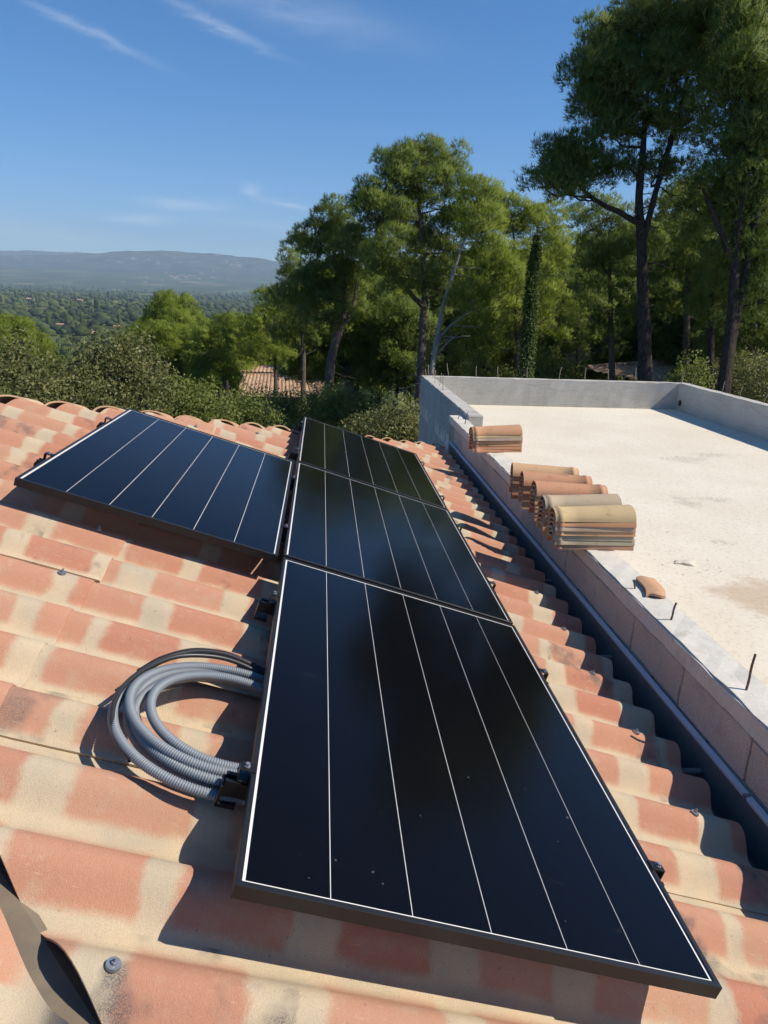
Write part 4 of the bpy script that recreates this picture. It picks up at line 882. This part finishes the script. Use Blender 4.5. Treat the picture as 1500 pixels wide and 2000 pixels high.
pine('tall pine at the right edge with dark leaning stems', 17,
     [[(1408, 900, .17), (1415, 760, .155), (1428, 640, .13), (1440, 480, .11), (1455, 330, .09), (1470, 150, .07), (1490, -40, .04)], [(1420, 720, .10), (1478, 420, .08), (1520, 220, .05), (1545, 80, .03)], [(1436, 520, .08), (1400, 430, .06), (1370, 360, .03)]],
     [(1446, 62, 50, 54, 0, 11), (1495, 30, 60, 76, .4, 14), (1475, 150, 66, 64, -.3, 14), (1425, 200, 52, 44, .3, 9), (1505, 250, 68, 66, 0, 13), (1432, 292, 62, 46, .3, 10), (1530, 110, 66, 86, .6, 14), (1485, 362, 64, 52, 0, 10), (1400, 372, 56, 36, .4, 7), (1480, -70, 86, 66, 0, 15), (1560, -70, 90, 90, .5, 16), (1575, 220, 76, 110, 0, 14), (1425, -30, 44, 36, 0, 6), (1560, -190, 90, 70, 0, 12), (1640, 60, 100, 130, .5, 16), (1445, 430, 60, 50, .5, 9), (1500, 480, 56, 62, .3, 10), (1425, 520, 44, 44, .6, 6), (1492, 590, 54, 54, .4, 8)], 109, pr=.46, tufts=105, dead=24, bark='bark_d')
# dark wood behind the slab, tree by tree
GB = 'pines behind the flat roof'
pine('shaded pine just right of the tallest trunk', 26, [[(1335, 820, .15), (1338, 700, .13), (1340, 560, .10), (1345, 420, .04)]], [(1340, 420, 70, 50, 0, 11), (1300, 485, 62, 54, .3, 11), (1390, 500, 66, 56, -.3, 11), (1345, 570, 80, 60, .4, 13), (1400, 600, 60, 50, 0, 9)], 110, pr=.46, dead=20, group=GB)
pine('shaded pine in the gap left of the tallest trunk', 27, [[(1195, 820, .14), (1195, 700, .12), (1192, 580, .09), (1190, 430, .04)]], [(1190, 425, 56, 44, 0, 9), (1215, 500, 60, 54, .3, 10), (1165, 510, 50, 50, 0, 8), (1190, 600, 66, 56, -.3, 10)], 111, pr=.46, dead=20, group=GB)
pine('shaded pine low behind the right parapet', 24, [[(1480, 860, .15), (1480, 760, .13), (1470, 600, .10), (1475, 450, .04)]], [(1470, 450, 66, 56, 0, 11), (1440, 540, 70, 60, .3, 12), (1510, 560, 70, 70, 0, 12), (1460, 640, 76, 50, -.3, 11), (1530, 680, 60, 50, 0, 9), (1400, 690, 40, 36, .6, 5)], 112, pr=.46, dead=20, group=GB)
pine('dense dark pine filling the gap between the two tallest trunks', 21.5, [[(1385, 860, .12), (1388, 700, .10), (1390, 560, .08), (1395, 400, .04)]], [(1400, 420, 60, 50, 0, 10), (1470, 455, 62, 56, .3, 11), (1375, 500, 56, 50, .3, 9), (1445, 545, 66, 56, -.3, 11), (1330, 400, 44, 32, .3, 6), (1400, 600, 60, 46, 0, 9), (1500, 560, 50, 60, .4, 9)], 113, pr=.46, dead=20, bark='bark_d', group=GB)
# -- fill pines: three kinds copied about the wood
def generic_pine(seed, h, spread, mat, bark):
    rng = np.random.default_rng(seed); acc = Acc(); top = np.array([rng.normal(0, .3), rng.normal(0, .3), h]); P = np.array([[0, 0, -0.3], [rng.normal(0, .1), rng.normal(0, .1), h * .35], [rng.normal(0, .2), rng.normal(0, .2), h * .7], top]); Q = spline(P, 10); rq = np.linspace(0.15, 0.03, len(Q)); acc.add(sweep(Q, rq, 8)); cen = []
    for k in range(int(40 * spread)):
        f = rng.uniform(0.42, 1.0); a = Q[min(len(Q) - 1, int(f * (len(Q) - 1)))]; an = rng.uniform(0, 6.28); rr_ = spread * (1.25 - 0.95 * f) * rng.uniform(0.35, 1.0) + 0.15; c = a + np.array([math.cos(an) * rr_, math.sin(an) * rr_, rng.uniform(0.1, 0.6)]); acc.add(limb([a, (a + c) / 2 - np.array([0, 0, .1]), c], 0.04, 0.012, rng, 8, 5, .15))
        for _ in range(3): cen.append(c + rng.normal(0, 0.36, 3))
    cen = np.array(cen); rad_ = 0.52 * rng.uniform(0.7, 1.25, len(cen)); return acc.mesh('trunk'), needle_mesh('crown', cen, rad_, rng, 70, 6, 0.18, 0.026), mat, bark
KINDS = [generic_pine(201, 8.0, 2.1, 'needle', 'bark_d'), generic_pine(202, 9.5, 2.4, 'needle_b', 'bark'), generic_pine(203, 6.8, 2.3, 'needle', 'bark'), generic_pine(204, 8.6, 1.9, 'needle_b', 'bark')]
rngf = np.random.default_rng(55)
fill = []
for (px, dep, k, sc) in [(705, 38, 0, .95), (740, 44, 1, 1.0), (770, 36, 2, .95), (800, 47, 1, 1.1), (850, 40, 0, 1.0), (880, 46, 3, 1.05), (915, 37, 2, 1.0), (950, 43, 1, 1.1), (985, 39, 0, 1.0), (1045, 42, 3, 1.15), (1080, 39, 0, 1.05), (1105, 46, 1, 1.2), (1150, 41, 2, 1.2), (1210, 44, 1, 1.2), (1235, 37, 0, 1.1), (1290, 43, 3, 1.2), (1320, 35, 2, 1.15), (1370, 42, 1, 1.2), (1410, 36, 0, 1.1), (1450, 44, 3, 1.2), (1490, 38, 2, 1.1), (1540, 33, 1, 1.1),
                         (600, 37.5, 3, .82), (652, 37.5, 1, .90), (660, 52, 1, .9), (690, 60, 3, 1.0), (620, 66, 1, .95), (730, 64, 0, 1.1), (560, 58, 3, .85), (830, 62, 1, 1.25), (1000, 60, 1, 1.4), (1180, 58, 3, 1.4), (1270, 60, 1, 1.5), (1400, 56, 1, 1.4), (1500, 52, 3, 1.3), (1065, 50, 0, 1.0), (1130, 52, 2, 1.0), (1345, 50, 2, 1.1), (1440, 30, 2, .8), (1520, 27, 0, .85), (975, 52, 3, 1.1), (925, 56, 1, 1.2), (860, 54, 3, 1.1), (1620, 30, 0, 1.1), (1700, 27, 1, 1.1),
                         (335, 47, 1, .84), (300, 50, 3, .78), (372, 50, 1, .78), (405, 46, 3, .72), (350, 44, 3, .76), (280, 46, 1, .64), (455, 44, 1, .70), (430, 52, 0, .7), (490, 48, 1, .72), (312, 33, 1, .56), (362, 35, 3, .60), (412, 32, 1, .54), (262, 36, 3, .56), (25, 44, 1, .70), (78, 46, 3, .64), (-30, 42, 1, .72), (50, 50, 1, .72), (110, 52, 0, .6), (250, 58, 0, .6)]:
    fill.append((px, dep, k, sc))
def where_word(px, dep):
    if px < 150: return 'bright pine crown beyond the oaks at the left edge'
    if 500 < px < 700 and dep < 40: return 'thin pine standing in front of the villa roof'
    if px < 520: return 'rounded bright pine standing beyond the oaks, left of the villa'
    if px < 720 and dep < 40: return 'thin pine standing in front of the villa roof'
    if px < 720: return 'pine standing behind the villa'
    if px < 1010: return 'background pine seen between the trunks of the central pines'
    return 'background pine in the shaded wood behind the flat roof'
def ordinal_labels():
    names = ['first', 'second', 'third', 'fourth', 'fifth', 'sixth', 'seventh', 'eighth', 'ninth', 'tenth', 'eleventh', 'twelfth', 'thirteenth', 'fourteenth', 'fifteenth', 'sixteenth', 'seventeenth', 'eighteenth', 'nineteenth', 'twentieth']; out = {}
    for lo, hi, txt in ((-999, 150, 'bright pine beyond the oaks at the left edge, {} from the left'), (150, 520, 'rounded bright pine beyond the oaks, left of the villa, {} from the left'), (520, 720, 'pine standing behind the villa, {} from the left'), (0, 1, 'thin pine standing in front of the villa roof, {} from the left')):
        infront = lambda q: 500 < q[0] < 700 and q[1] < 40
        for n_, f_ in enumerate(sorted(q for q in fill if (infront(q) if hi == 1 else lo <= q[0] < hi and not infront(q)))): out[f_] = txt.format(names[n_])
    return out
ORD = ordinal_labels()
for (px, dep, k, sc) in fill:
    tm, cm, mat, bark = KINDS[k]; g = at(px, 700, dep); loc = Vector((g[0], g[1], ground_z(g[0], g[1]))); lab = where_word(px, dep)
    r = empty('pine_tree', loc, ORD.get((px, dep, k, sc), lab), 'pine tree', lab.replace('pine ', 'pines ').replace('crown ', ''))
    m = Matrix.Translation(loc) @ Matrix.Rotation(rngf.uniform(0, 6.28), 4, 'Z') @ Matrix.Diagonal((sc * rngf.uniform(.95, 1.15), sc * rngf.uniform(.95, 1.15), sc, 1))
    link('trunk', tm, MT[bark], r, m); link('crown', cm, MT[mat], r, m)
# -- ivy clad column
def column():
    rng = np.random.default_rng(77); dep = 22; pts = [(1022, 900), (1027, 735), (1036, 600), (1045, 510), (1050, 458)]; P = np.array([at(a, b, dep) for a, b in pts]); Q = spline(P, 30); base = Vector((Q[0][0], Q[0][1], ground_z(Q[0][0], Q[0][1])))
    r = empty('ivy_column', base, 'narrow dark green ivy clad column leaning behind the back parapet', 'ivy tree'); link('trunk', mesh_np('trunk', *sweep(Q, np.linspace(.16, .04, len(Q)), 8), True), MT['bark_d'], r)
    n = 15000; t_ = rng.random(n); idx = (t_ * (len(Q) - 1)).astype(int); rr_ = np.interp(t_, [0, .35, .7, 1], [.27, .22, .15, .04]); an = rng.uniform(0, 6.28, n); bump_ = 1 + .08 * np.sin(t_ * 40 + an * 2) + .10 * np.sin(t_ * 17 + an)
    d = np.c_[np.cos(an), np.sin(an), np.zeros(n)]; p = Q[idx] + d * (rr_ * bump_ * rng.uniform(.6, 1.1, n))[:, None] + rng.normal(0, .03, (n, 3)); a = unit(d + np.array([0, 0, -.6]) + rng.normal(0, .5, (n, 3))); b = unit(np.cross(a, d + rng.normal(0, .3, (n, 3)))); s_ = rng.uniform(.04, .075, n)[:, None]
    V = np.stack([p, p + a * s_ * .5 + b * s_ * .4, p + a * s_, p + a * s_ * .5 - b * s_ * .4], 1).reshape(-1, 3); link('crown', mesh_np('crown', V, np.arange(len(V)).reshape(-1, 4), False, np.repeat(np.clip(rng.normal(.35, .25, n), 0, 1), 4)), MT['cypress'], r)
column()
# -- oaks and shrubs beyond the tiled roof
GO = 'oaks beyond the hip of the tiled roof'
broadleaf('greyish oak at the far left, above the topmost roof tiles', 14.5, [(30, 860, .12), (40, 760, .10), (50, 690, .05)], [(28, 700, 50, 40, 0, 9), (92, 735, 40, 36, .6, 7), (-40, 715, 50, 50, 0, 9), (50, 765, 80, 40, -.4, 11), (128, 775, 46, 34, .4, 7)], 301, group=GO)
broadleaf('wide oak with dark forked limbs left of the isolated panel', 15.5, [(205, 880, .13), (198, 780, .11), (200, 710, .07)], [(192, 692, 46, 30, 0, 8), (246, 678, 42, 28, .6, 7), (146, 722, 36, 30, -.4, 6), (232, 728, 60, 34, .2, 9), (180, 782, 80, 38, -.4, 11), (288, 722, 36, 34, .5, 6), (276, 780, 56, 38, 0, 8)], 302, group=GO)
broadleaf('leafy oak behind the far corner of the isolated panel', 17, [(320, 900, .12), (322, 780, .09), (325, 700, .04)], [(318, 752, 40, 34, 0, 7), (365, 772, 46, 34, .3, 8), (340, 812, 76, 40, 0, 12), (405, 805, 50, 34, .4, 8)], 303, mat='shrub', group=GO)
broadleaf('dark oak between the isolated panel and the villa', 19, [(440, 900, .11), (442, 790, .08), (445, 740, .04)], [(428, 786, 40, 26, 0, 7), (465, 800, 44, 28, .3, 8), (420, 822, 70, 36, -.3, 11), (490, 822, 60, 36, .3, 9)], 304, mat='shrub', group=GO)
GS = 'shrubs under the central pines'
for i, (px, py, rx, ry, dep, mat, lab) in enumerate([(540, 790, 60, 34, 24, 'shrub', 'dark shrub in front of the villa wall'), (640, 780, 40, 30, 26, 'shrub', 'leafy shrub between the double stemmed pine and the villa'), (660, 790, 44, 36, 24, 'shrub', 'shrub at the foot of the double stemmed pine'), (705, 800, 46, 40, 25, 'shrub', 'shrub above the far corner of the farthest panel'), (775, 828, 52, 34, 16.5, 'oak', 'yellowish shrub beside the dark grey parapet wall'), (725, 835, 44, 26, 18, 'oak', 'low shrub beyond the farthest panel'), (685, 750, 26, 42, 37, 'olive', 'silvery blue shrub right of the villa'), (870, 690, 60, 40, 32, 'shrub', 'shrub behind the left end of the back parapet'), (950, 720, 60, 36, 30, 'shrub', 'shrub behind the middle of the back parapet'), (1090, 725, 60, 36, 28, 'shrub', 'shrub right of the ivy column'), (1430, 730, 60, 44, 22, 'oak', 'dry shrub behind the right parapet corner'), (1500, 750, 60, 50, 20, 'oak', 'shrub at the right edge behind the parapet'), (1345, 735, 26, 30, 21, 'shrub', 'small bush in front of the far tiled roof'), (520, 840, 70, 34, 21, 'shrub', 'dark shrub beyond the hip tiles left of the farthest panel'), (350, 850, 80, 30, 18, 'shrub', 'low dark shrub just beyond the hip tiles')]):
    broadleaf(lab, dep, [(px, py + ry + 30, .05), (px, py, .03)], [(px, py, rx, ry, 0, max(6, int(rx * ry / 170))), (px - rx * .4, py + ry * .6, rx * .7, ry * .6, -.2, 6), (px + rx * .4, py + ry * .6, rx * .7, ry * .6, .2, 6)], 320 + i, pr=.40, leaves=150, ls=.075, mat=mat, cat='shrub', name='shrub', group=GS)

# ------------------------------------------------------------------ villas in the wood
def roll_roof(p00, p10, p11, p01, pitch_=0.24, amp=0.06, seed=0):
    """corrugated tiled slope: p00-p10 eave, p01-p11 ridge"""
    p00, p10, p11, p01 = map(Vector, (p00, p10, p11, p01)); w_ = (p10 - p00).length; n = max(6, int(w_ / pitch_) * 6); nrm = (p10 - p00).cross(p01 - p00).normalized()
    if nrm.z < 0: nrm = -nrm
    rg = random.Random(seed); m_ = 9; V = []; F = []
    for k in range(m_ + 1):
        for i in range(n + 1):
            f = i / n; a = p00.lerp(p10, f); b = p01.lerp(p11, f); V.append(a.lerp(b, k / m_) + nrm * (amp * abs(math.sin(f * w_ / pitch_ * math.pi)) + 0.012 * (1 - (k * 3 % 3) / 3) + rg.uniform(-.006, .006)))
    for k in range(m_):
        for i in range(n): q = k * (n + 1) + i; F.append((q, q + 1, q + n + 2, q + n + 1))
    return mesh_py('roof', V, F)
def mat_oldroof():
    t = NT('weathered_roof'); p = t.coord('Object'); n = t.noise(p, 3.0, 5, 0.75); col = t.mix(t.ramp(n, 0.35, 0.65), (0.36, 0.215, 0.14), (0.50, 0.355, 0.24)); col = t.mix(t.ramp(t.noise(p, 9, 3), 0.5, 0.7, 0, .6), col, (0.28, 0.19, 0.13)); t.base(col).set(Roughness=.9, Specular_IOR_Level=.2); return t.m
MT['oldroof'] = mat_oldroof(); MT['villa'] = mat_concrete('villa_render', (0.52, 0.38, 0.24), (0.58, 0.44, 0.29), (0.40, 0.28, 0.18), .6); MT['shutter'] = mat_plain('dark_shutter', (0.04, 0.035, 0.03), .7)
def villa():
    D = 43.0; o = at(575, 740, D); r = empty('tiled_villa', (o[0], o[1], ground_z(o[0], o[1])), 'ochre villa with two level tiled roof and square chimney among the trunks', 'house')
    a = at(474, 731, D); b = at(684, 733, D); z1 = a[2]; y1 = a[1]; x0, x1 = a[0], b[0]; run = 2.7
    link('roof', roll_roof((x0 - .2, y1 - run, z1 - run * .36), (x1 + .7, y1 - run, z1 - run * .36), (x1 - .1, y1, z1), (x0, y1, z1), seed=1), MT['oldroof'], r)
    c = at(472, 713, D + 1.5); d = at(634, 714, D + 1.5); link('roof', roll_roof((c[0] - .1, y1 + .05, z1 + .12), (d[0] + .1, y1 + .05, z1 + .12), (d[0], y1 + 1.5, c[2]), (c[0], y1 + 1.5, c[2]), seed=2), MT['oldroof'], r)
    gz = ground_z(o[0], o[1]) - .6
    link('wall', MB().box((x0 + .15, y1 - run + .5, gz), (x1 + .2, y1 - .02, z1 - run * .36 - .05)).mesh('villa_wall'), MT['villa'], r); link('wall', MB().box((c[0] + .1, y1 - .015, gz), (d[0] - .1, y1 + 3.0, z1 + .1)).mesh('villa_wall'), MT['villa'], r)
    g = MB(); g.add([(c[0] + .06, y1 - .0, z1 - .9), (c[0] + .06, y1 + 1.5, c[2] - .04), (c[0] + .06, y1 + 3.0, z1 - .9), (c[0] + .1, y1, z1 - .9), (c[0] + .1, y1 + 1.5, c[2] - .04), (c[0] + .1, y1 + 3, z1 - .9)], [(0, 1, 2), (5, 4, 3), (0, 3, 4, 1), (1, 4, 5, 2)]); link('gable', g.mesh('gable'), MT['villa'], r)
    ch = at(465, 712, D + .6); cb_ = MB().box((ch[0] - .2, ch[1] - .2, ch[2] - 1.4), (ch[0] + .2, ch[1] + .2, ch[2] + .02)).box((ch[0] - .24, ch[1] - .24, ch[2] + .16), (ch[0] + .24, ch[1] + .24, ch[2] + .22))
    for sx in (-1, 1):
        for sy in (-1, 1): cb_.box((ch[0] + sx * .15 - .05, ch[1] + sy * .15 - .05, ch[2] + .02), (ch[0] + sx * .15 + .05, ch[1] + sy * .15 + .05, ch[2] + .16))
    link('chimney', cb_.mesh('chimney'), MT['villa'], r)
    for wx in (at(622, 777, D - 3)[0], at(560, 777, D - 3)[0]): link('window', MB().box((wx - .4, y1 - run + .45, z1 - run * .36 - 1.3), (wx + .4, y1 - run + .52, z1 - run * .36 - .3)).mesh('window'), MT['shutter'], r)
villa()
def villa_right():
    D = 34.0; o = at(1270, 730, D); r = empty('far_tiled_house', (o[0], o[1], ground_z(o[0], o[1])), 'house with long weathered tiled roof glimpsed behind the tallest trunk', 'house')
    l = at(1148, 719, D - 1.0); m = at(1378, 699, D + 1.2); run = 4.2
    link('roof', roll_roof((l[0] + .1, l[1] - run * .25, l[2] - .1), (m[0] + 2.0, l[1] - run - .8, l[2] - run * .33), (m[0] + 1.2, m[1], m[2] + .1), (l[0], l[1], l[2]), seed=5), MT['oldroof'], r)
    rc = MB(); n = 16
    for i in range(n):
        f = i / n; g = (i + .96) / n; p = np.array(l) * (1 - f) + np.array([m[0] + 1.2, m[1], m[2] + .1]) * f; q = np.array(l) * (1 - g) + np.array([m[0] + 1.2, m[1], m[2] + .1]) * g; rc.cyl(p + np.array([0, 0, .02]), q + np.array([0, 0, .05]), .12, .10, 8)
    link('ridge_caps', rc.mesh('ridge_caps'), MT['oldroof'], r); link('roof', roll_roof((l[0] - .6, l[1] + 1.2, l[2] - .15), (l[0] + 1.4, l[1] + 3.2, l[2] + .1), (l[0] + 1.7, l[1] + 4.6, l[2] + .65), (l[0] - .2, l[1] + 2.8, l[2] + .35), seed=6), MT['oldroof'], r)
    link('wall', MB().box((l[0] + .6, l[1] - 1.0, ground_z(o[0], o[1]) - .5), (m[0] + 1.0, m[1] - .3, l[2] - .9)).mesh('villa_wall'), MT['villa'], r)
villa_right()

# ------------------------------------------------------------------ valley
from mathutils.bvhtree import BVHTree
def valley():
    rng = np.random.default_rng(9)
    VV, FF, o_ = [], [], 0
    for nm in ('ground', 'mountain', 'hills'):
        me = bpy.data.objects[nm].data; VV += [v.co.copy() for v in me.vertices]; FF += [[q + o_ for q in p.vertices] for p in me.polygons]; o_ = len(VV)
    bvh = BVHTree.FromPolygons(VV, FF)
    def land(px, py):
        h = bvh.ray_cast(Vector(CAM) + Vector(ray(px, py)) * 60, Vector(ray(px, py)).normalized()); return h[0]
    clear = []                                                       # (x, y, half width, near, far) kept free of trees
    MT['farwall'] = mat_plain('far_house_render', (0.52, 0.44, 0.35), .9); MT['farroof'] = mat_plain('far_house_roof', (0.46, 0.26, 0.16), .9)
    def hut(px, py, pw, lab, grp=None):
        c = land(px, py + 2)
        if c is None: return
        w_ = pw * (c - Vector(CAM)).length / FPX; d_ = w_ * .75; h = min(w_ * .32, 7); z = c.z + h; r = empty('far_house', c, lab, 'house', grp); clear.append((c.x, c.y, w_ * .8, 90, w_))
        link('wall', MB().box((c.x - w_ / 2, c.y - d_ / 2, c.z - 2), (c.x + w_ / 2, c.y + d_ / 2, z)).mesh('wall'), MT['farwall'], r)
        q = MB(); e = w_ * .05; zz = z + .02; q.add([(c.x - w_ / 2 - e, c.y - d_ / 2 - e, zz), (c.x + w_ / 2 + e, c.y - d_ / 2 - e, zz), (c.x + w_ / 2 + e, c.y + d_ / 2 + e, zz), (c.x - w_ / 2 - e, c.y + d_ / 2 + e, zz), (c.x - w_ / 2 - e, c.y, zz + w_ * .15), (c.x + w_ / 2 + e, c.y, zz + w_ * .15)], [(0, 1, 5, 4), (2, 3, 4, 5), (0, 4, 3), (1, 2, 5), (0, 3, 2, 1)]); link('roof', q.mesh('roof'), MT['farroof'], r)
        for k in (-.25, .25): link('window', MB().box((c.x + k * w_ - .06 * w_, c.y - d_ / 2 - .06, c.z + h * .3), (c.x + k * w_ + .06 * w_, c.y - d_ / 2 + .05, c.z + h * .75)).mesh('window'), MT['shutter'], r)
    for (px, py, pw, lab) in ((62, 587, 13, 'pale long house in the valley, highest of the houses at the left'), (56, 606, 11, 'cream house with orange roof above the left edge oaks'), (124, 599, 9, 'pale house alone in the valley trees'), (118, 636, 12, 'ochre house low in the valley above the left oaks'), (231, 640, 13, 'red roofed house half hidden just left of the rounded bright pine'), (190, 652, 14, 'pale house half hidden above the wide oak'), (156, 587, 9, 'far house by a pale track in the valley middle')): hut(px, py, pw, lab)
    rg = random.Random(6)
    for i in range(26): hut(rg.gauss(365, 55), rg.gauss(541, 5), rg.uniform(3.0, 5.5), 'tiny pale house of the village at the foot of the mountain', 'village houses at the mountain foot')
    MT['fieldm'] = mat_plain('vineyard_green', (0.13, 0.165, 0.05), 1, spec=0, var=.5, vs=.05)
    for (px, py, hw, hd) in ((402, 574, 130, 170), (300, 578, 80, 120), (150, 592, 45, 60), (480, 570, 140, 200), (70, 574, 110, 150)):
        c = land(px, py); V = [(c.x + a * hw, c.y + b * hd) for a, b in ((-1, -1), (1, -1), (1, 1), (-1, 1))]; V3 = [(a, b, float(ground_z(a, b)) + 1.2) for a, b in V]
        tag(link('field', mesh_py('field', V3, [(0, 1, 2, 3)]), MT['fieldm']), kind='structure'); clear.append((c.x, c.y, hw, hd + 12, hd))
    def ico(sub):
        bm = bmesh.new(); bmesh.ops.create_icosphere(bm, subdivisions=sub, radius=1.0); V = np.array([v.co[:] for v in bm.verts]); F = np.array([[v.index for v in f.verts] for f in bm.faces]); bm.free(); return V, F
    Vs, Fs, Ts = [], [], []; off = 0
    for (sub, n, r0, r1) in ((2, 2600, 260, 900), (1, 13000, 700, 5600)):
        IV, IF = ico(sub); r = np.exp(rng.uniform(math.log(r0), math.log(r1), n)); a = rng.uniform(rad(-48), rad(16), n); x = r * np.sin(a) + CAM[0]; y = r * np.cos(a) + CAM[1]
        clump = np.sin(x * .011 + 1) * np.sin(y * .008 + 2) + .6 * np.sin(x * .027 + y * .019) + rng.normal(0, .35, n); keep = clump > -.6
        for (cx_, cy_, hw, near, far) in clear: keep &= ~((abs(x - cx_) < hw) & (y > cy_ - near) & (y < cy_ + far))
        x, y, r = x[keep], y[keep], r[keep]; n = len(x); z = ground_z(x, y)
        s_ = rng.gamma(6, .6, n).clip(1.6, 6) * np.clip((r / 900) ** .35, .9, 2.0); tall = rng.uniform(.7, 1.3, n); pop = rng.random(n) < .05; tall[pop] = 2.4; sx = s_ * rng.uniform(.8, 1.5, n); sx[pop] *= .4
        nz_ = 1 + rng.normal(0, .26, (n, len(IV))); P = IV[None] * nz_[..., None] * np.stack([sx, sx, s_ * tall * .8], 1)[:, None] + np.stack([x, y, z + s_ * tall * .55], 1)[:, None]
        Vs.append(P.reshape(-1, 3)); Fs.append((IF[None] + (np.arange(n) * len(IV))[:, None, None] + off).reshape(-1, 3)); off += n * len(IV); patch = .5 + .5 * np.sin(x * .006 + y * .0021 + 1) * np.sin(y * .0043 - x * .002); Ts.append(np.repeat(np.clip(patch * .55 + rng.normal(.15, .22, n), 0, 1), len(IV)))
    m = mat_leaf('valley_foliage', (0.022, 0.040, 0.016), (0.085, 0.110, 0.032), (0.17, 0.18, 0.06), .1, .9)
    o = link('woodland', mesh_np('woodland', np.concatenate(Vs), np.concatenate(Fs), False, np.concatenate(Ts)), m); tag(o, 'dense far off woodland covering the valley floor', 'woodland', kind='stuff')
valley()

# ------------------------------------------------------------------ haze
hz = MB().box((-13900, -13900, -52), (13900, 13900, 900)).mesh('haze'); ho = link('haze', hz)
hm = bpy.data.materials.new('haze'); hm.use_nodes = True; nt = hm.node_tree; nt.nodes.clear(); out = nt.nodes.new('ShaderNodeOutputMaterial'); pv = nt.nodes.new('ShaderNodeVolumePrincipled')
pv.inputs['Color'].default_value = (0.62, 0.82, 1.0, 1); pv.inputs['Density'].default_value = 1.05e-4; pv.inputs['Anisotropy'].default_value = 0.0; nt.links.new(pv.outputs[0], out.inputs['Volume']); hz.materials.append(hm); tag(ho, 'thin bluish haze in the air over the valley', 'haze', kind='stuff')
